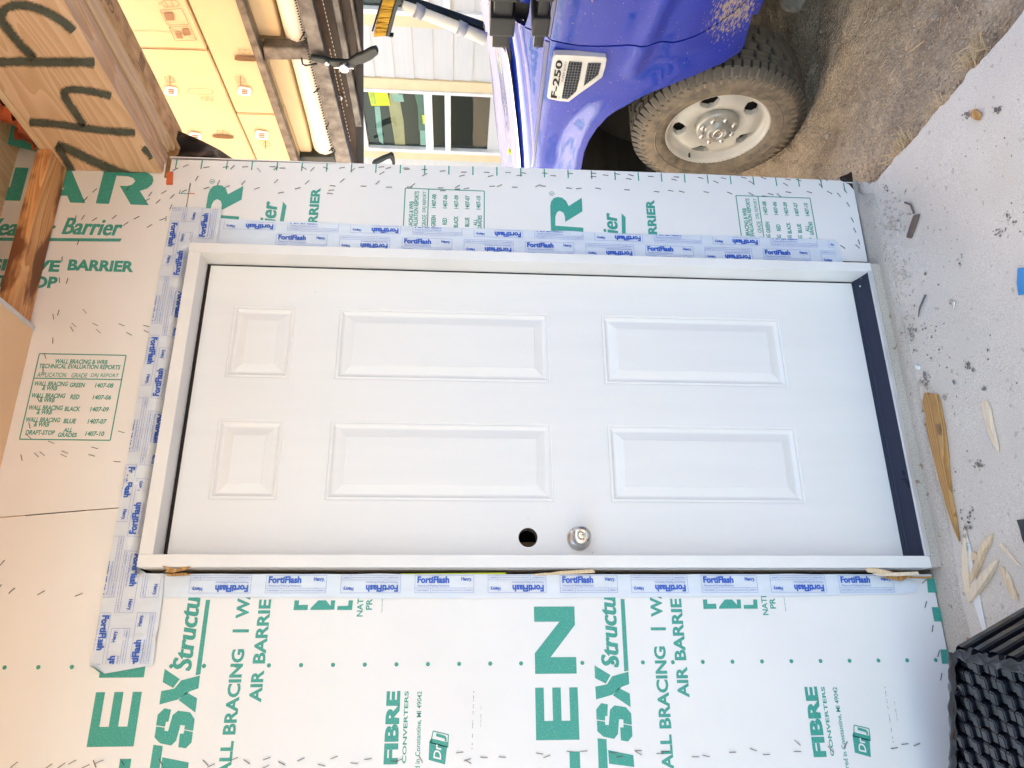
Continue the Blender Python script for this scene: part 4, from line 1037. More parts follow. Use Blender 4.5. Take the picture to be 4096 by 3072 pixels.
# wheel well
bm = bmesh.new()
bmesh.ops.create_cone(bm, cap_ends=True, segments=40, radius1=.62, radius2=.62, depth=.02, matrix=Matrix.Translation((2.62, .86, .16)) @ Matrix.Rotation(math.pi/2, 4, 'Y'))
for k in range(40):
    t0, t1 = 2*math.pi*k/40, 2*math.pi*(k+1)/40
    vv = [bm.verts.new((x, .86+.62*math.cos(t), .16+.60*math.sin(t))) for x, t in ((2.10, t0), (2.62, t0), (2.62, t1), (2.10, t1))]
    if .16+.60*math.sin(t0) > .20: bm.faces.new(vv)
bmesh.ops.bisect_plane(bm, geom=bm.verts[:]+bm.edges[:]+bm.faces[:], plane_co=(0, 0, .20), plane_no=(0, 0, 1), clear_inner=True)
fromd('wheel_well', bm, M_('wheel_well_liner', (.035, .033, .030), .85, var=.3), truck)
box('inner_fender', 2.63, 3.4, .1, 2.1, .25, .95, DARK, truck, 0)
# ---- wheel
wheel = lathe('wheel', [(.236, 2.085), (.240, 2.074), (.262, 2.066), (.300, 2.060), (.330, 2.062), (.352, 2.072), (.368, 2.086), (.376, 2.100), (.382, 2.16), (.383, 2.20), (.382, 2.25), (.376, 2.31), (.352, 2.33), (.236, 2.32)], (0, WY, WZ), 'x', RUB, truck, 72)
def polar_block(r0, r1, x0, x1, a0, a1, skew=0, n=1, taper=0):
    V = []; F = []
    for i in range(n+1):
        for (r, x) in ((r0, x0), (r1, x0+taper), (r1, x1), (r0, x1)):
            a = a0+(a1-a0)*i/n+(skew if x > (x0+x1)/2 else 0)
            V.append((x, r*math.cos(a), r*math.sin(a)))
    for i in range(n):
        for k in range(4): F.append((i*4+k, i*4+(k+1) % 4, i*4+4+(k+1) % 4, i*4+4+k))
    F += [(0, 1, 2, 3), (n*4+3, n*4+2, n*4+1, n*4)]
    return V, F
C0 = Matrix.Translation((0, WY, WZ))
def ring_of(name, n, spec, mat, par, off=0, lo=None):
    V, F = spec; first = mesh(name, V, F, mat, par); first.matrix_basis = C0 @ Matrix.Rotation(off, 4, 'X')
    for k in range(1, n): dup(first, par, C0 @ Matrix.Rotation(off+2*math.pi*k/n, 4, 'X'))
def hexblock(r0, r1, x0, x1, da):
    pts = [(x0, -.30*da), (x0+.2*(x1-x0), -.46*da), (x0+.62*(x1-x0), -.38*da), (x1, -.46*da), (x1, .22*da), (x0+.75*(x1-x0), .46*da), (x0+.30*(x1-x0), .34*da), (x0, .44*da)]
    V = [(x, r0*math.cos(a), r0*math.sin(a)) for x, a in pts]+[(x, r1*math.cos(a), r1*math.sin(a)) for x, a in pts]
    n = len(pts); F = [tuple(range(n)), tuple(range(2*n-1, n-1, -1))]+[(k, (k+1) % n, n+(k+1) % n, n+k) for k in range(n)]
    return V, F
ring_of('shoulder_lug', 62, polar_block(.348, .391, 2.070, 2.128, -.036, .036, .012, 1, .024), RUBT, wheel)
lathe('tread_base', [(.374, 2.098), (.3815, 2.104), (.3845, 2.20), (.3815, 2.31)], (0, WY, WZ), 'x', M_('groove_shade_rubber', (.022, .020, .018), .85), wheel, 72)  # shade between the tread blocks put into a near-black base colour
for (x0, x1, off) in ((2.132, 2.176, .02), (2.180, 2.222, .07), (2.226, 2.270, .035)):
    ring_of('tread_block', 36, hexblock(.380, .3945, x0, x1, 2*math.pi/36*.97), RUBT, wheel, off)
ring_of('shoulder_lug', 31, polar_block(.35, .389, 2.275, 2.325, -.085, .085), RUBT, wheel)
ring_of('sidewall_rib', 62, polar_block(.322, .348, 2.0615, 2.0665, -.016, .016, 0), RUB, wheel, .03)
lathe('sidewall_ring', [(.283, 2.0628), (.285, 2.0600), (.288, 2.0600), (.290, 2.0620)], (0, WY, WZ), 'x', RUB, wheel, 72)
# raised letters on the sidewall
for i, ch in enumerate('ELX-10'):
    ang = math.radians(-38-i*7.0); vs_, fs = text_geo(ch, .03, 0)
    P = []
    for a, b in vs_:
        if ch == '-': b = .45+.15*b
        w_ = .026 if ch != '1' else .012
        w_ *= 1.15; s, t = (a-.5)*w_, .296+b*.034; aa = ang+(-s/.31)*(1)
        P.append((2.0575, WY+t*math.cos(aa), WZ+t*math.sin(aa)))
    mesh('raised_letter', P, fs, M_('rubber_letter', (.26, .22, .17), .8) if i == 0 else bpy.data.materials['rubber_letter'], wheel)
# rim
def rim_x(r):
    pts = [(0, 2.118), (.082, 2.118), (.098, 2.122), (.115, 2.112), (.14, 2.102), (.168, 2.102), (.190, 2.112), (.204, 2.122), (.214, 2.114), (.222, 2.092), (.230, 2.080), (.236, 2.078), (.241, 2.084)]
    for (a, xa_), (b, xb_) in zip(pts, pts[1:]):
        if r <= b: t = sm((r-a)/(b-a)) ; return xa_+(xb_-xa_)*t
    return pts[-1][1]
def ringloop(r, n=64): return [(r*math.cos(2*math.pi*k/n), r*math.sin(2*math.pi*k/n)) for k in range(n)]
holes = []
for k in range(5):
    a0 = math.radians(80-72*k)
    hp = []
    for rr, da in ((.138, -.09), (.141, .0), (.138, .09), (.160, .22), (.182, .25), (.196, .15), (.200, 0), (.196, -.15), (.182, -.25), (.160, -.22)):
        hp.append((rr*math.cos(a0+da), rr*math.sin(a0+da)))
    holes.append(hp)
loops = [ringloop(.241, 72)]+holes
V2 = []
v = []; 
allv = []; allf = []
allv = [Vector(p) for L_ in loops for p in L_]
for r in (.02, .05, .082, .09, .098, .106, .115, .128, .14, .155, .168, .18, .19, .198, .204, .209, .214, .218, .222, .226, .230, .233, .236):
    for k in range(64): 
        a = 2*math.pi*(k+.5*(int(r*1000) % 2))/64; allv.append(Vector((r*math.cos(a), r*math.sin(a))))
rr_ = cdt_raw(allv, loops)
mesh('rim', [(rim_x(a.length), WY+a.x, WZ+a.y) for a in rr_[0]], [tuple(q) for q in rr_[1]], RIM, wheel, smooth=True)
for hp in holes:
    n = len(hp); V = [(rim_x(math.hypot(a, b))+d, WY+a, WZ+b) for d in (0, .028) for a, b in hp]
    mesh('rim_window', V, [(k, (k+1) % n, n+(k+1) % n, n+k) for k in range(n)], RIM, wheel)
lathe('brake_drum', [(.20, 2.165), (.0, 2.165)], (0, WY, WZ), 'x', M_('brake_dark', (.05, .04, .03), .8), wheel, 40)
lathe('hub_cap', [(.098, 2.118), (.096, 2.098), (.091, 2.090), (.086, 2.088), (.066, 2.088), (.057, 2.086), (.050, 2.080), (.048, 2.066), (.044, 2.060), (.036, 2.059), (.0345, 2.062), (0, 2.062)], (0, WY, WZ), 'x', M_('hub_silver', (.50, .48, .43), .32, metal=.4, var=.2, sc=30), wheel, 56)
nut = lathe('lug_nut', [(.0140, 2.090), (.0130, 2.078), (.0100, 2.071), (.005, 2.068), (0, 2.0675)], (0, 0, 0), 'x', CHROME, wheel, 14)
nut.matrix_basis = Matrix.Translation((0, WY+.075*math.cos(.2), WZ+.075*math.sin(.2)))
for k in range(1, 8): dup(nut, wheel, Matrix.Translation((0, WY+.075*math.cos(.2+k*math.pi/4), WZ+.075*math.sin(.2+k*math.pi/4))))
# oval emblem on the cap with script bar
V = []; F = []
for k in range(40):
    t = 2*math.pi*k/40
    for s_, x in ((1, 2.0618), (.96, 2.057), (.86, 2.057), (.82, 2.0616)): V.append((x, WY+.0325*s_*math.cos(t), WZ+.022*s_*math.sin(t)))
for k in range(40):
    for j in range(3): a = k*4+j; b = ((k+1) % 40)*4+j; F.append((a, b, b+1, a+1))
mesh('cap_emblem', V, F, CHROME, wheel, smooth=True)
text3('Ford', (2.0605, WY+.020, WZ-.008), (0, -.040, 0), (0, 0, .016), CHROME, wheel, .02, .25)
tube('valve_stem', [(2.11, WY+.205, WZ+.07), (2.088, WY+.206, WZ+.07)], .005, PLAST, wheel, 8)
# front axle bits and far wheel
tube('axle', [(2.2, WY, WZ-.05), (3.9, WY, WZ-.05)], .05, DARK, truck, 12)
w2 = lathe('far_wheel', [(.0, 3.70), (.24, 3.70), (.36, 3.68), (.39, 3.72), (.39, 3.90), (.24, 3.93)], (0, WY, WZ), 'x', RUB, truck, 40)
w3 = lathe('rear_wheel', [(.0, 2.16), (.24, 2.16), (.36, 2.14), (.39, 2.18), (.39, 2.38), (.24, 2.40)], (0, -3.4, WZ), 'x', RUB, truck, 40)
box('rear_axle', 2.3, 3.9, -3.44, -3.36, .06, .14, DARK, truck, 0)

# ---- side badge with louvred vent
BXx = TX-.018
def bq(L_): return [tp(2*0+1900+x*.4219, y*.4219, 0, BXx) for x, y in L_]
plate = bq([(762, 524), (890, 527), (1238, 545), (1250, 560), (1236, 640), (1207, 735), (1100, 815), (985, 895), (888, 968), (802, 962), (695, 940), (685, 925), (700, 820), (728, 620), (748, 540)])
prism('vent_plate', plate, (.030, 0, 0), M_('satin_silver', (.74, .73, .68), .25, metal=.3), truck, .0022)
for P in ([(892, 582), (1016, 592), (990, 750), (958, 862), (880, 936), (822, 930), (850, 770)], [(1072, 597), (1195, 597), (1168, 706), (1030, 812), (1050, 700)]):
    Q = [p+Vector((-.0012, 0, 0)) for p in bq(P)]
    prism('vent_mesh', Q, (.0010, 0, 0), DARK, truck)
    ys = [p.y for p in Q]; zs = [p.z for p in Q]; ctr = sum(Q, Vector())/len(Q)
    bm = bmesh.new()
    y = min(ys)
    while y < max(ys):
        add_box(bm, BXx-.0040, BXx-.0016, y, y+.0032, min(zs), max(zs)); y += .0150
    z = min(zs)
    while z < max(zs):
        add_box(bm, BXx-.0044, BXx-.0016, min(ys), max(ys), z, z+.0030); z += .0118
    n = len(Q)
    for i in range(n):
        a, b = Q[i], Q[(i+1) % n]; e = (b-a).cross(Vector((1, 0, 0))); e.normalize()
        if e.dot(a-ctr) < 0: e = -e
        bmesh.ops.bisect_plane(bm, geom=bm.verts[:]+bm.edges[:]+bm.faces[:], plane_co=a, plane_no=e, clear_outer=True)
    fromd('vent_grille', bm, bpy.data.materials.get('grille_grey') or M_('grille_grey', (.11, .12, .14), .35), truck)
def btext(s, BL, BR, TL, mat, bold):
    a, b, c = bq([BL, BR, TL]); dx = Vector((-.0012, 0, 0)); text3(s, a+dx, b-a, c-a, mat, truck, bold)
btext('F-250', (776, 932), (835, 574), (715, 922), DARK, .03)
btext('SUPER DUTY', (836, 775), (874, 582), (818, 772), DARK, 0)
btext('XL', (803, 934), (805, 908), (790, 932), DARK, 0)
# rock sensor: amber dirt on hood corner washer
# ---- lumber rack above the cab
RX = 2.0
def rbeam(name, P0, P1, wpx, depth, mat, x=RX, par=truck, bev=.003, ext=1.2):
    """tube whose visible face runs between photo points; wpx = width in photo px along u"""
    a0 = tp(P0[0], P0[1], 0, x); a1 = tp(P1[0], P1[1], 0, x); b0 = tp(P0[0]+wpx, P0[1], 0, x); b1 = tp(P1[0]+wpx, P1[1], 0, x)
    d = (a1-a0); e = (b1-b0)
    return prism(name, [a0-d*.8, a1+d*ext, b1+e*ext, b0-e*.8], (depth, 0, 0), mat, par, bev)
rbeam('rack_side_rail', (939, 0), (1160, 642), 33, .035, RACK, 1.985)
rbeam('rack_lower_rail', (1187, 0), (1343, 642), 62, .05, RACK, 1.99)
rbeam('rack_cross_tube', (1326, 0), (1420, 500), 28, .04, RACK, 2.06, ext=.02)
rbeam('rack_cross_tube', (1396, 0), (1436, 230), 16, .02, RACK, 2.075, ext=.0)
a = [tp(u, v_, 0, 1.998) for u, v_ in ((1050, 190), (1250, 194), (1252, 241), (1056, 242))]
prism('rack_post', a, (.05, 0, 0), RACK, truck, .004)
a = [tp(u, v_, 0, 2.02) for u, v_ in ((1092, 627), (1352, 628), (1352, 700), (1092, 700))]
prism('rack_post', a, (.05, 0, 0), BLKMET, truck, .004)
a = [tp(u, v_, 0, 2.10) for u, v_ in ((1235, -160), (1450, -160), (1452, 0), (1455, 760), (1392, 760), (1235, 0))]
prism('rack_side_pan', a, (.02, 0, 0), RUST, truck)
a = [tp(u, v_, 0, 2.085) for u, v_ in ((1424, -160), (1452, -160), (1453, 760), (1428, 760))]
prism('rack_edge_strip', a, (.01, 0, 0), DARK, truck)
for P0, P1 in (((1290, 0), (1388, 420)), ((1320, 200), (1400, 560))):   # punched slots
    bm = bmesh.new()
    for k in range(26):
        t = k/25; q = tp(P0[0]+(P1[0]-P0[0])*t, P0[1]+(P1[1]-P0[1])*t, 0, 2.098); add_box(bm, q.x-.001, q.x, q.y-.006, q.y+.006, q.z-.0015, q.z+.0015)
    fromd('punched_slots', bm, FOAM, truck)
q = tp(1362, 387, 0, 2.09); lathe('bolt_head', [(.012, 0), (.012, -.008), (.006, -.012), (0, -.012)], (q.x, q.y, q.z), 'x', CHROME, truck, 14)
# folding clamp handle with chrome bolt
def px_prism(name, pts, x, depth, mat, par, bev=0): return prism(name, [tp(u, v_, 0, x) for u, v_ in pts], (depth, 0, 0), mat, par, bev)
C3 = lambda L_: crop(1300, 0, .4219, L_)
px_prism('clamp_lever', C3([(-140, 540), (0, 560), (60, 580), (150, 585), (210, 590), (300, 530), (360, 510), (430, 470), (485, 458), (508, 500), (500, 525), (440, 575), (370, 608), (300, 620), (230, 670), (190, 685), (130, 660), (40, 620), (-60, 600), (-130, 580)]), 1.965, .02, BLKMET, truck, .004)
q = tp(1377, 268, 0, 1.96); cb = lathe('clamp_bolt', [(.020, .004), (.020, -.010), (.017, -.014), (.015, -.0125), (.004, -.0125), (0, -.0125)], (q.x, q.y, q.z), 'x', CHROME, truck, 28)
for dx_ in (-1, 1):
    box('bolt_pin', q.x-.006, q.x-.003, q.y-.002 + dx_*0, q.y+.002, q.z+dx_*.024-.012, q.z+dx_*.024+.012, CHROME, truck, 0)
q = tp(1308, 254, 0, 1.96); lathe('clamp_rivet', [(.010, 0), (.009, -.006), (0, -.008)], (q.x, q.y, q.z), 'x', CHROME, truck, 16)
tube('clamp_hook', [tp(u, v_, 0, 1.97) for u, v_ in ((1206, 232), (1210, 256), (1222, 262), (1250, 258), (1268, 254))], .004, BLKMET, truck, 8)
lathe('washer_nozzle', [(.012, 0), (.010, -.02), (0, -.024)], tuple(tp(2040, 600, 0, 2.3)), 'x', YEL, truck, 12)

# ================================================================== LOAD ON THE RACK
def zline(P0, P1, x):
    a = tp(*P0, 0, x); b = tp(*P1, 0, x); return lambda y: a.z+(b.z-a.z)*(y-a.y)/(b.y-a.y)
ztop1 = 2.60
l1 = zline((746, 0), (1024, 640), RX); l2 = zline((941, 0), (1178, 642), RX); l3 = zline((1068, 0), (1243, 642), RX)
def carton(y0, y1, zb, zt, x, dep, label, parent=None):
    V = [(x+a, y, z) for a in (0, dep) for (y, z) in ((y0, zb(y0)), (y1, zb(y1)), (y1, zt(y1)), (y0, zt(y0)))]
    bm = bmesh.new(); vv = [bm.verts.new(p) for p in V]
    for q in ((0, 1, 2, 3), (7, 6, 5, 4), (0, 4, 5, 1), (1, 5, 6, 2), (2, 6, 7, 3), (3, 7, 4, 0)): bm.faces.new([vv[i] for i in q])
    bmesh.ops.recalc_face_normals(bm, faces=bm.faces); bmesh.ops.bevel(bm, geom=list(bm.edges), offset=.004, segments=2, affect='EDGES')
    bmesh.ops.subdivide_edges(bm, edges=[e for e in bm.edges if e.calc_length() > .2], cuts=6, use_grid_fill=True)
    for v_ in bm.verts: v_.co.x += noise.noise(v_.co*4)*.004
    return tag(fromd('cardboard_box', bm, CARD), label, 'box', 'cardboard boxes on the truck rack')
yA = xp(640, 100, RX)[0]; 
ya = tp(690, 197, 0, RX).y; yb = tp(905, 452, 0, RX).y
up1 = lambda y: l1(y)+.005; top1 = lambda y: l1(y)+.33
bA = carton(-.75, ya-.003, up1, top1, RX, .9, 'upper box on the rack with two warning pictograms')
bB = carton(ya+.001, 1.02, up1, top1, RX+.002, .9, 'upper box with white buckles and an oval hand hole')
up2 = lambda y: l2(y)-.02; t2_ = lambda y: l1(y)-.003
bC = carton(-.75, yb-.002, up2, t2_, RX+.004, .9, 'lower box directly above the rack rail with dark hand hole')
bD = carton(yb+.001, 1.03, up2, t2_, RX+.002, .9, 'lower plain box end with one white buckle near the wall')
up3 = lambda y: l3(y); t3_ = lambda y: l2(y)-.022
yc2 = tp(1130, 190, 0, RX).y
bE = carton(-.75, yc2-.002, up3, t3_, RX+.05, .85, 'thin orange-lit box below the rail left of the post')
bF = carton(yc2+.02, 1.02, up3, t3_, RX+.05, .85, 'long thin box below the rail beyond the post')
K2 = lambda L_: crop(500, 0, .4521, L_)
def on_box(name, pts, mat, par, x=RX-.004, th=.001, bev=0):
    return prism(name, [tp(u, v_, 0, x) for u, v_ in pts], (th, 0, 0), mat, par, bev)
def oval(cx, cy, rx, ry, sq=2.5, n=18, rot=0):
    out = []
    for k in range(n):
        t = 2*math.pi*k/n; c, s = math.cos(t), math.sin(t)
        a = math.copysign(abs(c)**(2/sq), c)*rx; b = math.copysign(abs(s)**(2/sq), s)*ry
        out.append((cx+a*math.cos(rot)-b*math.sin(rot), cy+a*math.sin(rot)+b*math.cos(rot)))
    return out
for (cx, cy, par) in ((407, 810, bB), (1057, 812, bD if False else bC), (618, 1215, bB), (1208, 1200, bD)):
    on_box('buckle', K2(oval(cx, cy, 57, 35, 5, 20, .15)), WPLAST, par, RX-.010, .006)
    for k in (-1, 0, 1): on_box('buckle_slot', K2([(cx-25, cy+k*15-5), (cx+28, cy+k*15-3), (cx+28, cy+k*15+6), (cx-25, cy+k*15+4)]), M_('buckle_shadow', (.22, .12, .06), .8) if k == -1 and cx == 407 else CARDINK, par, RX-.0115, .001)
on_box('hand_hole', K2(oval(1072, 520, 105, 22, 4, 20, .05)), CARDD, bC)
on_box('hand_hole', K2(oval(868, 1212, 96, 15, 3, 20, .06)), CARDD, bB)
acc = None
def outline(pts, wd, mat, par, name='printed_marks', x=RX-.0045):
    P = [tp(u, v_, 0, x) for u, v_ in pts]; V = []; F = []
    for i in range(len(P)):
        a, b = P[i], P[(i+1) % len(P)]; d = (b-a).normalized(); nn = Vector((0, -d.z, d.y))*wd
        n = len(V); V += [a-nn, b-nn, b+nn, a+nn]; F.append((n, n+1, n+2, n+3))
    return mesh(name, V, F, mat, par)
outline(K2(oval(668, 808, 110, 25, 4, 20, .04)), .0008, CARDINK, bB)
for P in ([(308, 90), (500, 75), (562, 205), (550, 218), (375, 222)], [(388, 240), (575, 232), (632, 355), (455, 362), (440, 350)]): outline(K2(P), .0011, CARDINK, bA)
on_box('printed_marks', K2([(340, 120), (425, 115), (440, 180), (365, 185)]), CARDINK, bA)
on_box('printed_marks', K2([(440, 290), (490, 295), (510, 340), (462, 342)]), CARDINK, bA)
on_box('printed_marks', K2([(502, 262), (560, 255), (585, 310), (520, 318)]), CARDINK, bA)
outline(K2([(388, 240), (640, 352)]), .0008, CARDINK, bA)
# carton pictogram and number
outline(K2([(320, 25), (345, 5), (455, 5), (482, 35), (460, 60), (350, 62)]), .0010, CARDINK, bA)
outline(K2([(345, 5), (380, 60)]), .0008, CARDINK, bA); outline(K2([(410, 5), (425, 60)]), .0008, CARDINK, bA)
a = tp(*K2([(318, 45)])[0], 0, RX-.005); b = tp(*K2([(318, 22)])[0], 0, RX-.005); c = tp(*K2([(292, 42)])[0], 0, RX-.005)
text3('16', a, b-a, c-a, CARDINK, bA, 0)
for (cx, cy, par) in ((395, 710, bB), (1020, 710, bC), (1240, 1275, bD)):
    outline(K2([(cx-50, cy-30), (cx+30, cy-28), (cx+50, cy+20), (cx-25, cy+22)]), .0008, CARDINK, par)
    outline(K2(oval(cx+8, cy, 28, 14, 3, 12)), .0007, CARDINK, par)
    on_box('printed_marks', K2([(cx-3, cy-35), (cx+5, cy-35), (cx+8, cy+45), (cx, cy+45)]), CARDINK, par)
for (cx, cy, par) in ((725, 875, bB), (865, 1170, bB), (1055, 455, bC)):
    outline(K2([(cx-52, cy-18), (cx+48, cy-18), (cx+54, cy+18), (cx-45, cy+18)]), .0007, CARDINK, par)
    outline(K2([(cx-50, cy-18), (cx-5, cy+18)]), .0007, CARDINK, par); outline(K2([(cx+2, cy-18), (cx+48, cy+18)]), .0007, CARDINK, par); outline(K2([(cx, cy-18), (cx, cy+18)]), .0007, CARDINK, par)
# corrugated flap folds
for P in ([(50, 270), (560, 290)], [(100, 430), (700, 445)]): outline(K2(P), .0010, CARD, bA, 'box_fold', RX-.003)
# white foam roll with toothed black strap and zip ties
l4 = zline((1072, 0), (1245, 642), 2.02); l5 = zline((1200, 0), (1352, 642), 2.02)
bm = bmesh.new(); V = []; F = []
for i in range(40):
    y = -.8+1.85*i/39; za, zb = l4(y)-.004, l5(y)-.01; c = (za+zb)/2; r = (za-zb)/2
    for k in range(14):
        t = math.pi*2*k/14; sx = math.cos(t); V.append((2.12+.09*sx+noise.noise(Vector((y*6, k, 1)))*.004, y, c+r*math.sin(t)+noise.noise(Vector((y*5, k, 2)))*.003))
for i in range(39):
    for k in range(14): F.append((i*14+k, i*14+(k+1) % 14, i*14+14+(k+1) % 14, i*14+14+k))
foam = tag(mesh('foam_roll', V, F, FOAM, smooth=True), 'long white foam roll lying under the rack rail', 'foam roll')
teeth = bmesh.new()
for k in range(60):
    t = k/59; x_, y_ = 1505+(1850-1505)*t, 0+1400*t
    P = [tp(*q, 0, 1.988) for q in K2([(x_+8, y_-10), (x_+10, y_+13), (x_-14, y_+8)])]
    teeth.faces.new([teeth.verts.new(p) for p in P])
fromd('toothed_strap', teeth, DARK, foam)
for a, b in (((1590, 285), (1548, 355)), ((1607, 335), (1568, 405)), ((1720, 780), (1668, 823)), ((1800, 1090), (1780, 1140)), ((1845, 1310), (1800, 1338)), ((1860, 1335), (1820, 1385))):
    P = K2([a, b]); tube('zip_tie', [tp(*P[0], 0, 1.985), tp(*P[1], 0, 1.975)], .0028, DARK, foam, 6)
# ---- broom
br = thing('push_broom', 'push broom with yellow bristles and taped pole lying above the hood', 'broom', (2.3, 0, 1.6))
XB = 2.25
def bpr(name, pts, depth, mat, x=XB, bev=0): return prism(name, [tp(u, v_, 0, x) for u, v_ in C3(pts)], (depth, 0, 0), mat, br, bev)
bpr('broom_head', [(700, -60), (735, -30), (735, 45), (700, 50), (672, 130), (620, 330), (603, 350), (575, 352), (600, 250), (650, 60)], .06, BLKMET, bev=.003)
bpr('broom_ferrule', [(603, 340), (650, 345), (640, 356), (600, 350)], .02, BLKMET)
bm = bmesh.new()
for k in range(620):
    t = random.random(); s = random.random()
    bx = 690-95*t+random.uniform(-4, 4); by = -60+400*t
    tipx = 560-92*t+random.uniform(-10, 8); tipy = by-8+random.uniform(-14, 22)
    x = XB+.005+.055*random.random()
    A = tp(*C3([(bx, by)])[0], 0, x); Bt = tp(*C3([(tipx, tipy)])[0], 0, x+random.uniform(-.01, .01))
    e = Vector((0, .0022, .0008))
    bm.faces.new([bm.verts.new(A-e), bm.verts.new(A+e), bm.verts.new(Bt+e*.8), bm.verts.new(Bt-e*.8)])
fromd('bristles', bm, BRIST, br, kind='stuff')
bm = bmesh.new()
for k in range(26):
    t = k/25; P = C3([(548-92*t*1.05, -30+320*t)])[0]; q = tp(*P, 0, XB-.004)
    bmesh.ops.create_icosphere(bm, subdivisions=1, radius=.0045, matrix=Matrix.Translation(q))
fromd('bristle_knots', bm, DARK, br)
bpr('pole', [(700, -15), (740, -10), (1500, 255), (1520, 300), (1490, 300), (1200, 200), (850, 70), (720, 20)], .03, BLKMET)
tube('pole_sleeve', [tp(*C3([p])[0], 0, XB-.02) for p in ((735, 45), (900, 115), (1090, 190), (1290, 270), (1515, 365))], [.018, .022, .023, .024, .026], FOAM, br, 14)
GT = M_('grey_tape', (.35, .38, .46), .35)
for P in (((850, 92), (925, 128)), ((1255, 250), (1330, 285))):
    tube('tape_wrap', [tp(*C3([p])[0], 0, XB-.022) for p in P], .0285, GT, br, 14)

# ================================================================== NEIGHBOUR'S HOUSE
HX = 6.0
house = thing('neighbour_house', 'pale grey sided house with white windows across the drive', 'house', (HX, 5, -.26))
yw0, yw1 = 4.70, 6.10       # outer trim of the window
def plank(y0, y1, z0):
    V = []
    for y in (y0, y1): V += [(HX-.014, y, z0), (HX-.003, y, z0+.216), (HX+.02, y, z0+.216), (HX+.02, y, z0)]
    return V, [(0, 1, 5, 4), (1, 2, 6, 5), (2, 3, 7, 6), (3, 0, 4, 7), (0, 3, 2, 1), (4, 5, 6, 7)]
for (y0, y1, kmin, kmax) in ((3.97, 4.695, -8, 14), (6.105, 12, -8, 14), (-6, 2.2, -8, 14), (2.2, 3.96, -8, 6), (4.695, 6.105, -8, 2), (4.695, 6.105, 11, 14)):
    for k in range(kmin, kmax):
        V, F = plank(y0, y1, .555+.2155*k); mesh('siding_plank', V, F, CLAD, house)
box('wall_core', HX+.02, HX+.2, -6, 12, -1.2, 3.8, CLAD, house, 0)
box('roof_edge', HX-.4, HX+3, -6, 12, 3.6, 3.75, TRIM, house, 0)
def win(y0, y1, z0, z1, dark_frac, par):
    box('window_trim', HX-.030, HX+.01, y0-.155, y0, z0-.10, z1+.10, TRIM, par, .002)
    box('window_trim', HX-.030, HX+.01, y1, y1+.155, z0-.10, z1+.10, TRIM, par, .002)
    box('window_trim', HX-.028, HX+.01, y0, y1, z1+.001, z1+.10, TRIM, par, .002)
    box('window_trim', HX-.028, HX+.01, y0, y1, z0-.10, z0-.001, TRIM, par, .002)
    f = box('window_frame', HX-.045, HX+.01, y0, y0+.045, z0, z1, VINYL, par, .003)
    box('frame_side', HX-.045, HX+.01, y1-.06, y1, z0, z1, VINYL, f, .003)
    box('frame_head', HX-.044, HX+.01, y0+.045, y1-.06, z1-.05, z1, VINYL, f, .003)
    box('frame_sill', HX-.044, HX+.01, y0+.045, y1-.06, z0, z0+.05, VINYL, f, .003)
    box('sash_rail', HX-.040, HX+.01, y0+.045, y1-.06, 1.66, 1.755, VINYL, f, .003)
    box('sash_rail', HX-.050, HX+.01, y0+.045, y1-.06, 1.445, 1.515, VINYL, f, .003)
    box('pane', HX+.0, HX+.002, y0+.045, y1-.06, z0+.05, z1-.05, GLASS, par, 0)
    box('dark_room_sheet', HX+.015, HX+.0185, y0-.1, y1+.1, z0-.1, z1+.1, DARK, par, 0)  # near-black sheet just behind the glass, standing in for the unlit room
    return f
w1 = thing('unused', 'x', 'x') if False else None
f1 = win(4.855, 5.945, .55, 2.52, .5, house)
win(2.25, 3.80, .55, 2.52, .5, house)
def hq(pts): return [tp(u, v_, 0, HX-.008) for u, v_ in C3(pts)]
def hp(name, pts, mat, x=None):
    P = hq(pts)
    if x: P = [Vector((x, p.y, p.z)) for p in P]
    return prism(name, P, (.002, 0, 0), mat, house)
PALE = M_('pale_green_film', (.42, .60, .55), .4); STUDP = M_('stud_behind_glass', (.66, .47, .26), .6)
hp('window_sticker', [(402, 843), (585, 843), (618, 1002), (440, 1004)], YEL)
for (a, b, c, s) in (((470, 985), (440, 880), (450, 985), 'Thrifty'), ((490, 985), (462, 870), (470, 985), 'Windows')):
    A = tp(*C3([a])[0], 0, HX-.010); Bq = tp(*C3([b])[0], 0, HX-.010); Cq = tp(*C3([c])[0], 0, HX-.010); text3(s, A, Bq-A, Cq-A, GREEN2, house, 0)
hp('window_sticker', [(918, 1090), (1005, 1095), (1010, 1165), (930, 1178)], YEL)
P = [tp(u, v_, 0, HX+.006) for u, v_ in C3([(612, 845), (690, 845), (745, 1150), (760, 1372), (665, 1370), (605, 1000)])]
prism('framing_stud', P, (.003, 0, 0), STUDP, house)
P = [tp(u, v_, 0, HX+.0035) for u, v_ in C3([(635, 895), (735, 895), (750, 965), (650, 965)])]
prism('paper_label', P, (.001, 0, 0), PALE, house)
P = [tp(u, v_, 0, HX+.005) for u, v_ in C3([(470, 1010), (520, 1010), (555, 1372), (515, 1340), (490, 1230)])]
prism('plastic_film', P, (.001, 0, 0), PALE, house)
P = [tp(u, v_, 0, HX+.0045) for u, v_ in C3([(900, 1240), (1025, 1235), (1030, 1385), (905, 1375)])]
prism('stored_panel', P, (.001, 0, 0), PALE, house)
P = [tp(u, v_, 0, HX+.008) for u, v_ in C3([(840, 850), (1000, 870), (1020, 1240), (890, 1240), (880, 1020)])]
prism('back_drywall', P, (.002, 0, 0), M_('green_board', (.13, .22, .19), .7), house)
for k in range(3):
    y = 2.25; 
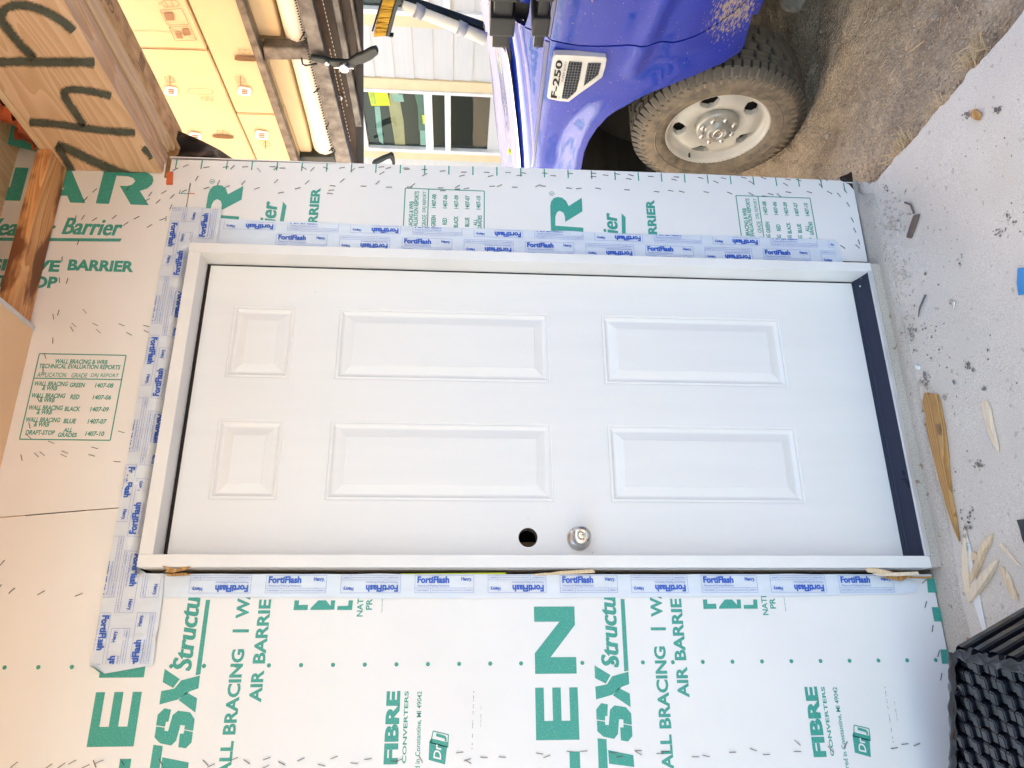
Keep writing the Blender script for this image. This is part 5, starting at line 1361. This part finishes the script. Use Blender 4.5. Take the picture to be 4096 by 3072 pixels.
# wall lamp of dark gooseneck shape
lp_ = thing('wall_lamp', 'black curved wall lamp on the pale siding near the wall edge', 'lamp', tuple(tp(1540, 650, 0, HX-.02)))
prism('lamp_shade', [tp(u, v_, 0, HX-.30) for u, v_ in C3([(455, 1548), (500, 1526), (540, 1506), (590, 1488), (628, 1470), (648, 1485), (660, 1525), (664, 1570), (640, 1570), (634, 1530), (616, 1503), (585, 1512), (545, 1535), (510, 1552), (470, 1560)])], (.05, 0, 0), BLKMET, lp_)
prism('lamp_glass', [tp(u, v_, 0, HX-.305) for u, v_ in C3([(560, 1530), (590, 1512), (610, 1515), (612, 1548), (570, 1550)])], (.004, 0, 0), WPLAST, lp_)
tube('lamp_arm', [tp(u, v_, 0, HX-.2) for u, v_ in C3([(455, 1545), (500, 1530), (535, 1515)])], .02, BLKMET, lp_, 8)

# ================================================================== DEBRIS ON THE SLAB
def floor_prism(name, pts, mat, label, cat, z0=-.0385, h=.010, ridge=0, group=None):
    """irregular flat piece; higher spine gives it a split-wood facet"""
    P = [tp(u, v_, 2, z0+h) for u, v_ in pts]; n = len(P)
    c = sum(P, Vector())/n
    bm = bmesh.new()
    dm = max((p-c).length for p in P)
    hv = [h*(.30+.70*(1-((p-c).length/dm))**.6)*random.uniform(.75, 1.1) for p in P]
    top = [bm.verts.new((p.x, p.y, z0+q)) for p, q in zip(P, hv)]
    bot = [bm.verts.new((p.x, p.y, z0)) for p in P]
    for k in range(n): bm.faces.new((top[k], top[(k+1) % n], bot[(k+1) % n], bot[k]))
    f = bm.faces.new(top); bm.faces.new(bot[::-1])
    bmesh.ops.triangulate(bm, faces=[f]); bmesh.ops.recalc_face_normals(bm, faces=bm.faces)
    if group is None: group = {'wood_splinter': 'wood splinters on the slab', 'cement_lump': 'cement lumps by the wall corner', 'cement_chip': 'cement chips on the slab', 'wood_chip': 'wood chips on the slab'}.get(name)
    return tag(fromd(name, bm, mat), label, cat, group)
D5 = lambda L_: crop(3200, 1400, .603, L_)
floor_prism('wood_splinter', D5([(805, 285), (825, 282), (845, 300), (862, 290), (880, 292), (900, 350), (915, 430), (930, 500), (940, 590), (952, 690), (955, 770), (968, 880), (975, 960), (990, 1040), (1003, 1100), (1012, 1180), (1028, 1270), (1000, 1200), (975, 1110), (950, 1020), (920, 900), (890, 780), (860, 660), (835, 540), (818, 430), (795, 360), (797, 320)]), SPLINTO, 'long orange-brown jagged splinter pointing along the door sill', 'wood piece', h=.016)
mesh('pencil_stamp', [tp(u, v_, 2, -.0205) for u, v_ in D5([(897, 492), (928, 495), (932, 565), (915, 560)])], [(0, 1, 2, 3)], CARDINK, bpy.data.objects['wood_splinter'])
floor_prism('wood_splinter', D5([(1192, 350), (1222, 335), (1248, 395), (1265, 500), (1282, 570), (1298, 640), (1298, 678), (1272, 620), (1240, 540), (1215, 450), (1200, 390)]), SPLINTP, 'small pale splinter with a brown knot, alone out on the slab', 'wood piece', h=.009)
floor_prism('wood_splinter', D5([(1070, 1185), (1082, 1230), (1100, 1400), (1112, 1560), (1108, 1615), (1075, 1605), (1070, 1480), (1066, 1330)]), SPLINTP, 'straight narrow splinter, nearest the wall in the crossed pile', 'wood piece', h=.012)
floor_prism('wood_splinter', D5([(1252, 1215), (1235, 1290), (1210, 1330), (1175, 1430), (1130, 1530), (1112, 1552), (1105, 1500), (1140, 1420), (1180, 1330), (1205, 1275)]), SPLINT, 'middle splinter of the crossed pile with a dark bark spot', 'wood piece', h=.013)
floor_prism('wood_splinter', D5([(1283, 1390), (1260, 1460), (1200, 1560), (1130, 1650), (1100, 1675), (1072, 1618), (1120, 1570), (1200, 1470), (1245, 1420)]), SPLINTP, 'wedge splinter with a cut square end under the crossed pile', 'wood piece', h=.016)
floor_prism('wood_splinter', D5([(1315, 1290), (1328, 1283), (1370, 1330), (1415, 1390), (1458, 1442), (1425, 1415), (1380, 1365), (1330, 1315)]), SPLINTP, 'thin clean sliver pointing toward the black bundle', 'wood piece', h=.006)
floor_prism('wood_splinter', D5([(1313, 1443), (1325, 1435), (1352, 1480), (1385, 1545), (1412, 1600), (1432, 1665), (1410, 1655), (1370, 1590), (1335, 1505)]), SPLINT, 'two-pronged splinter ending beside the black bundle', 'wood piece', h=.008)
floor_prism('wood_splinter', D5([(1352, 1457), (1362, 1475), (1385, 1520), (1400, 1562), (1388, 1560), (1365, 1505)]), SPLINTP, 'tiny loose prong resting against the two-pronged splinter', 'wood piece', h=.007)
floor_prism('wood_chip', D5([(1098, 1350), (1118, 1338), (1140, 1352), (1145, 1385), (1122, 1397), (1105, 1378)]), SPLINT, 'stubby torn wood chip lying on the white offcut', 'wood chip', h=.020)
off = floor_prism('board_offcut', D5([(1078, 1196), (1100, 1235), (1120, 1290), (1133, 1340), (1140, 1400), (1160, 1510), (1195, 1680), (1240, 1900), (1215, 1900), (1150, 1680), (1125, 1540), (1105, 1400), (1088, 1280)]), WHITE, 'thin white offcut of printed sheathing under the splinters', 'board offcut', h=.004)
for s_, (x, y) in (('RE', (1083, 1250)), ('AC', (1092, 1310)), ('RP', (1095, 1340))):
    A = tp(*D5([(x, y)])[0], 2, -.0325); text3(s_, A, tp(*D5([(x+22, y-6)])[0], 2, -.0325)-A, tp(*D5([(x-2, y-26)])[0], 2, -.0325)-A, GREEN2, off, .02)
K4 = lambda L_: crop(3200, 700, .4822, L_)
floor_prism('wood_chip', crop(3200, 0, .4822, [(1405, 910), (1440, 905), (1483, 940), (1478, 960), (1462, 998), (1440, 995), (1415, 970), (1390, 950)]), SPLINTO, 'small square wood chip by itself near the slab edge', 'wood chip', h=.010)
# nails, screw, iron pieces
tag(tube('bent_nail', [tp(u, v_, 2, -.035) for u, v_ in K4([(1040, 995), (1020, 1040), (998, 1090), (988, 1130), (982, 1178)])], [.0028, .0026, .0025, .0022, .0012], STAPLE, n=8), 'long bent nail lying in front of the sill', 'nail')
tag(tube('screw', [tp(u, v_, 2, -.034) for u, v_ in K4([(1280, 1052), (1279, 1075), (1277, 1110)])], [.0052, .0022, .0018], CHROME, n=8), 'short bright screw on the slab beside a cement flake', 'screw')
tag(prism('rusty_bar', [tp(u, v_, 2, -.030) for u, v_ in K4([(935, 335), (978, 322), (945, 430), (908, 525), (876, 518), (905, 420)])], (0, 0, -.0085), M_('rusty_steel', (.16, .12, .095), .6, metal=.3, sc=30), bev=.002), 'short rusty steel stake lying near the wall corner', 'steel bar')
tag(tube('bent_wire', [tp(u, v_, 2, -.034) for u, v_ in K4([(945, 318), (930, 275), (915, 243), (870, 228)])], .0030, M_('rusty_wire', (.13, .10, .09), .6), n=7), 'kinked piece of rusty wire touching the steel stake', 'wire')
floor_prism('cement_lump', K4([(765, 480), (775, 455), (800, 462), (805, 490), (790, 507)]), CONC, 'larger pale cement lump nearest the rusty stake', 'cement lump', h=.010)
floor_prism('cement_lump', K4([(788, 415), (795, 390), (818, 388), (820, 420), (808, 450), (795, 440)]), CONC, 'flat cement flake between rubble and rusty stake', 'cement lump', h=.006)
floor_prism('cement_lump', K4([(715, 400), (730, 385), (750, 400), (745, 430), (722, 432)]), CONC2, 'low cement blob in the rubble nearest the wall', 'cement lump', h=.006)
floor_prism('cement_chip', K4([(1225, 1050), (1243, 1025), (1253, 1045), (1250, 1065), (1232, 1062)]), CONC2, 'pointed cement flake beside the bright screw', 'cement chip', h=.005)
floor_prism('cement_chip', K4([(880, 318), (905, 315), (912, 325), (900, 333), (885, 328)]), STONE, 'white flake beside the kinked wire', 'cement chip', h=.004)
floor_prism('caulk_blob', K4([(935, 1570), (950, 1568), (955, 1580), (975, 1582), (985, 1600), (972, 1615), (955, 1605), (950, 1590)]), WPLAST, 'white caulk blob on the slab in front of the sill', 'caulk blob', h=.007)
floor_prism('cement_chip', D5([(930, 315), (940, 297), (955, 310), (945, 335)]), STONE, 'pale angular chip right beside the long orange splinter', 'cement chip', h=.008)
floor_prism('cement_chip', K4([(900, 1352), (910, 1338), (922, 1345), (915, 1362)]), STONE, 'beige pebble-like chip in the crack before the sill middle', 'cement chip', h=.008)
tag(mesh('blue_tape', [tp(u, v_, 2, -.0368) for u, v_ in K4([(1803, 772), (1850, 768), (2100, 775), (2100, 1010), (1860, 990), (1812, 1000), (1797, 900)])], [tuple(range(7))], BTAPE), 'piece of blue painter tape stuck on the slab', 'tape')
floor_prism('black_scrap', D5([(1428, 1128), (1486, 1120), (1560, 1125), (1600, 1330), (1500, 1330), (1470, 1250), (1452, 1180)]), BLACKW, 'torn scrap of black plastic at the frame edge on the slab', 'plastic scrap', h=.006)
floor_prism('wood_chip', D5([(1470, 1290), (1482, 1285), (1500, 1320), (1490, 1335)]), SPLINTP, 'wood chip next to the black plastic scrap', 'wood chip', h=.006)
# rubble and dark crumbs: nobody could count them
bm = bmesh.new()
_ib = bmesh.new(); bmesh.ops.create_icosphere(_ib, subdivisions=1, radius=1); ICO = ([v_.co.copy() for v_ in _ib.verts], [tuple(v_.index for v_ in f_.verts) for f_ in _ib.faces]); _ib.free()
class Acc:
    def __init__(s_): s_.v = []; s_.f = []
def crumb(A_, x, y, z, r):
    a = random.uniform(0, 6.28); c, s_ = math.cos(a), math.sin(a); ky, kz = random.uniform(.6, 1), random.uniform(.35, .7); n = len(A_.v)
    for q in ICO[0]:
        p = q+Vector((random.uniform(-.22, .22), random.uniform(-.22, .22), random.uniform(-.22, .22)))
        px, py = p.x*r, p.y*r*ky; A_.v.append((x+c*px-s_*py, y+s_*px+c*py, z+p.z*r*kz))
    A_.f.extend([tuple(k+n for k in f_) for f_ in ICO[1]])
bm = Acc()
for (cu, cv, su, sv, n) in ((3560, 870, 30, 55, 130), (3598, 1090, 22, 40, 90), (3640, 1330, 16, 60, 60), (3600, 1200, 15, 60, 40), (3700, 1540, 14, 22, 50)):
    for k in range(n):
        p = tp(random.gauss(cu, su), random.gauss(cv, sv), 2, -.038); 
        if p.y < -.085 and p.x < 1.19: crumb(bm, p.x, p.y, -.0375, random.choice((.0012, .0018, .0026, .004)))
mesh('cement_crumbs', bm.v, bm.f, CONC2, kind='stuff')
bm = Acc()
for k in range(110):
    u, v_ = random.uniform(3560, 4096), random.uniform(350, 2350); p = tp(u, v_, 2, -.038)
    if p.x < 1.17 and p.y < -.10: crumb(bm, p.x, p.y, -.0385, random.choice((.0010, .0013, .0018, .0028)))
for (cu, cv, s, n) in ((3870, 460, 8, 22), (3985, 440, 9, 26), (3700, 1530, 12, 40), (3915, 1860, 10, 30), (3995, 930, 14, 16), (3870, 1460, 8, 22), (3855, 2065, 20, 20), (4030, 870, 14, 22), (3650, 1320, 10, 18), (3540, 750, 8, 18), (3690, 1360, 60, 30), (3840, 1040, 10, 10)):
    for k in range(n):
        p = tp(random.gauss(cu, s), random.gauss(cv, s), 2, -.038)
        if p.x < 1.19 and p.y < -.05: crumb(bm, p.x, p.y, -.0380, random.choice((.0010, .0016, .0024, .0036)))
mesh('dark_crumbs', bm.v, bm.f, M_('dark_crumb', (.22, .19, .165), .9, var=.4), kind='stuff')
# stains
for i, (u, v_, r, q) in enumerate(((3643, 1340, .010, .6), (3697, 1500, .010, .8), (3800, 1210, .006, .6), (3890, 1480, .006, .7), (3935, 1555, .005, 1.6), (3814, 1528, .007, .7), (3655, 1400, .004, 1), (3950, 1400, .004, 1), (3860, 2113, .006, 1.4), (3880, 2110, .005, 1), (3700, 1095, .005, 1))):
    p = tp(u, v_, 2, -.0365); pts = [(p.x+r*math.cos(t)*(1+.2*math.sin(3*t+i)), p.y+r*q*math.sin(t)*(1+.2*math.cos(2*t+i)), -.0368) for t in [k*math.pi/7 for k in range(14)]]
    mesh('damp_spot', pts, [tuple(range(14))], M_('spot', (.20, .19, .18), .7) if i == 0 else bpy.data.materials['spot'], bpy.data.objects['concrete_slab'])
# pebbles, straw on the dirt
bm = Acc()
for k in range(9000):
    x = random.uniform(1.2, 3.2); y = random.uniform(-1.4, 1.2)
    if x < 1.24 or (x < 1.33 and y > -.03): continue
    crumb(bm, x, y, dirt_z(x, y)+.003, random.choice((.0016, .002, .0026, .0034, .0046)))
for k in range(900):
    x = random.choice((random.gauss(1.30, .06), random.uniform(1.2, 2.6))); y = random.uniform(-1.3, .9)
    if x < 1.25 or (x < 1.33 and y > -.03): continue
    crumb(bm, x, y, dirt_z(x, y)+.002, random.uniform(.004, .0085))
mesh('gravel', bm.v, bm.f, M_('gravel_mix', (.66, .53, .38), .9, sc=45, col2=(.30, .215, .135)), kind='stuff')
bm = bmesh.new()
for k in range(230):
    x = random.gauss(1.45, .28); y = random.uniform(-1.3, .8)
    if x < 1.22: continue
    a = random.uniform(0, 6.28); L_ = random.uniform(.008, .05); z = dirt_z(x, y)+random.uniform(.006, .014)
    tube_bm(bm, [(x, y, z), (x+L_*math.cos(a), y+L_*math.sin(a), z+random.uniform(-.002, .008))], random.uniform(.0006, .0013), 4)
for cx, cy, n, s in ((1.235, -.245, 130, .030), (1.28, -.60, 55, .035), (1.235, -.42, 30, .02)):
    for k in range(n):
        x = cx+random.gauss(0, s*.6); y = cy+random.gauss(0, s); a = random.uniform(0, 6.28); L_ = random.uniform(.02, .055)
        x = max(x, 1.222); z = dirt_z(x, y)+random.uniform(.002, .015); tube_bm(bm, [(x, y, z), (x+L_*.4*math.cos(a), y+L_*.5*math.sin(a), z+.018), (x+abs(L_*.7*math.cos(a+.4)), y+L_*math.sin(a+.4), z+random.uniform(.01, .045))], random.uniform(.0007, .0015), 4)
fromd('straw_litter', bm, STRAW, kind='stuff')
def stone(u, v_, r, label):
    p = tp(u, v_, 2, -.16); z = dirt_z(p.x, p.y); p = tp(u, v_, 2, z+r*.3); bm = bmesh.new(); g = bmesh.ops.create_icosphere(bm, subdivisions=3, radius=r, matrix=Matrix.Translation(p) @ Matrix.Diagonal((1, 1.3, .7, 1)))
    for v2 in bm.verts: v2.co += (v2.co-p)*noise.noise(v2.co*40/r*.02)*.5
    tag(fromd('stone', bm, STONE, smooth=True), label, 'stone', 'stones on the dirt')
stone(3502, 79, .011, 'small cream pebble on the dirt under the truck door'); stone(3900, 135, .016, 'pale lump of mortar on dirt at the slab corner')
stone(3310, 545, .010, 'white pebble on the dirt near the tyre'); stone(3745, 67, .008, 'tiny bright pebble on open dirt')
p = tp(3200, -15, 2, -.2); stone(3195, -30, .085, 'big clod of earth under the truck at the frame edge')
tag(tube('straw_stalk', [tp(u, v_, 2, dirt_z(1.6, -.3)+.004) for u, v_ in crop(3200, 0, .4822, [(915, 428), (1025, 342)])], .0022, STRAW, n=6), 'single thick straw stalk on open dirt', 'straw', 'straw stalks on the dirt')
for a, b, lb in (((342, 518), (410, 465), 'short straw stalk nearest the front tyre'), ((750, 635), (790, 560), 'straw stalk halfway between tyre and slab'), ((905, 940), (968, 898), 'straw stalk beside the dry root tuft')):
    tag(tube('straw_stalk', [tp(u, v_, 2, dirt_z(1.6, -.1)+.004) for u, v_ in crop(3200, 0, .4822, [a, b])], .0020, STRAW, n=6), lb, 'straw', 'straw stalks on the dirt')

# ================================================================== BLACK BUNDLE
bun = thing('wrapped_bundle', 'shrink-wrapped bundle of black plastic battens standing by the wall', 'bundle', (-.35, -.6, -.04))
O = tp(3815, 2625, 2, .135); Aa = Vector((-.93, .36, -.03)).normalized(); Bb = Vector((-.155, -.98, -.04)).normalized(); Cc = Vector((.44, -.10, -.89)).normalized()
ca, cb = .0300, .0262     # cell size along rows, across
gapc = .0010
proto = None
def cell_mesh(hh):
    bm = bmesh.new(); add_box(bm, gapc, ca-gapc, gapc+.0006, cb-gapc-.0006, -hh, .30, 0)
    top = [e for e in bm.edges if all(abs(v_.co.z+hh) < 1e-6 for v_ in e.verts)]
    vert = [e for e in bm.edges if abs(e.verts[0].co.z-e.verts[1].co.z) > .1]
    bmesh.ops.bevel(bm, geom=top+vert, offset=.0035, segments=3, affect='EDGES')
    me = bpy.data.meshes.new('plastic_batten'); bm.to_mesh(me); bm.free(); me.materials.append(BLACKB)
    for p in me.polygons: p.use_smooth = False
    return me
m_hi = cell_mesh(.0); k_ = 0
Bas = Matrix(((Aa.x, Bb.x, Cc.x, 0), (Aa.y, Bb.y, Cc.y, 0), (Aa.z, Bb.z, Cc.z, 0), (0, 0, 0, 1)))
for i in range(0, 16):
    for j in range(0, 18):
        jit = random.uniform(-.0022, .0022)
        hi = (i+j) % 2 == 0
        pos = O+Aa*(i*ca+random.uniform(-.0006, .0006))+Bb*(j*cb+(.006*(i % 3)*0))+Cc*((0 if hi else .0065)+jit)
        if i == 0 and j == 0: pos += Cc*.01
        o = bpy.data.objects.new('plastic_batten', m_hi); COL.objects.link(o); o.parent = bun
        o.matrix_parent_inverse = Matrix.Translation(-bun.location)
        o.matrix_basis = Matrix.Translation(pos) @ Bas @ Matrix.Rotation(random.uniform(-.03, .03), 4, 'Z')
# long ridged film-covered side panels
for j in range(0, 9):
    bm = bmesh.new(); p0 = O+Bb*(j*2*cb)-Aa*.004
    prof_ = [(.004, 0), (-.014, .002), (-.019, .006), (-.020, .026), (-.017, .034), (.004, .040), (.004, 2*cb)]
    V = []; 
    for t in range(13):
        s = t/12*.32
        for (a_, b_) in prof_:
            n = noise.noise(Vector((s*30, j*2.0+b_*40, a_*30)))*.0011
            V.append(p0+Aa*(a_+n)+Bb*b_+Cc*(.004+s+(.006*noise.noise(Vector((b_*60, j, 0))) if t == 0 else 0)))
    F = []
    for t in range(12):
        for k in range(6): a = t*7+k; F.append((a, a+7, a+8, a+1))
    bm.free(); mesh('ridged_film', V, F, M_('taut_black_film', (.008, .009, .013), .18, spec=.6), bun, smooth=False)
# crumpled collar of film round the two visible edges
def collar(p0, d, L_, out, n, seed, w0=.020):
    V = []; F = []
    for i in range(n+1):
        s = L_*i/n
        for k in range(6):
            t = k/5; q = p0+d*s+out*(-.010+t*w0*1.2)+Cc*(-.010*math.sin(t*3.1)+t*.012)
            q = q+Vector((noise.noise(Vector((s*34, t*3, seed))), noise.noise(Vector((s*34, t*3, seed+3))), noise.noise(Vector((s*34, t*3, seed+6)))))*.006
            V.append(q)
    for i in range(n):
        for k in range(5): a = i*6+k; F.append((a, a+6, a+7, a+1))
    mesh('crumpled_film', V, F, BLACKW, bun, smooth=True)
collar(O-Aa*.002, Bb, 18*cb, -Aa, 120, 3)
collar(O-Bb*.004-Aa*.01, Aa, 16*ca, -Bb, 120, 9, .030)
V = []; F = []
for i in range(61):
    for k in range(10):
        s = 16*ca*i/60; q = O-Bb*(.012+.012*abs(noise.noise(Vector((s*28, k*.4, 2)))))+Aa*s+Cc*(.004+k*.028)
        V.append(q+Bb*-.006*math.sin(s*150+k)*1)
for i in range(60):
    for k in range(9): a = i*10+k; F.append((a, a+10, a+11, a+1))
mesh('film_side', V, F, BLACKW, bun, smooth=False)
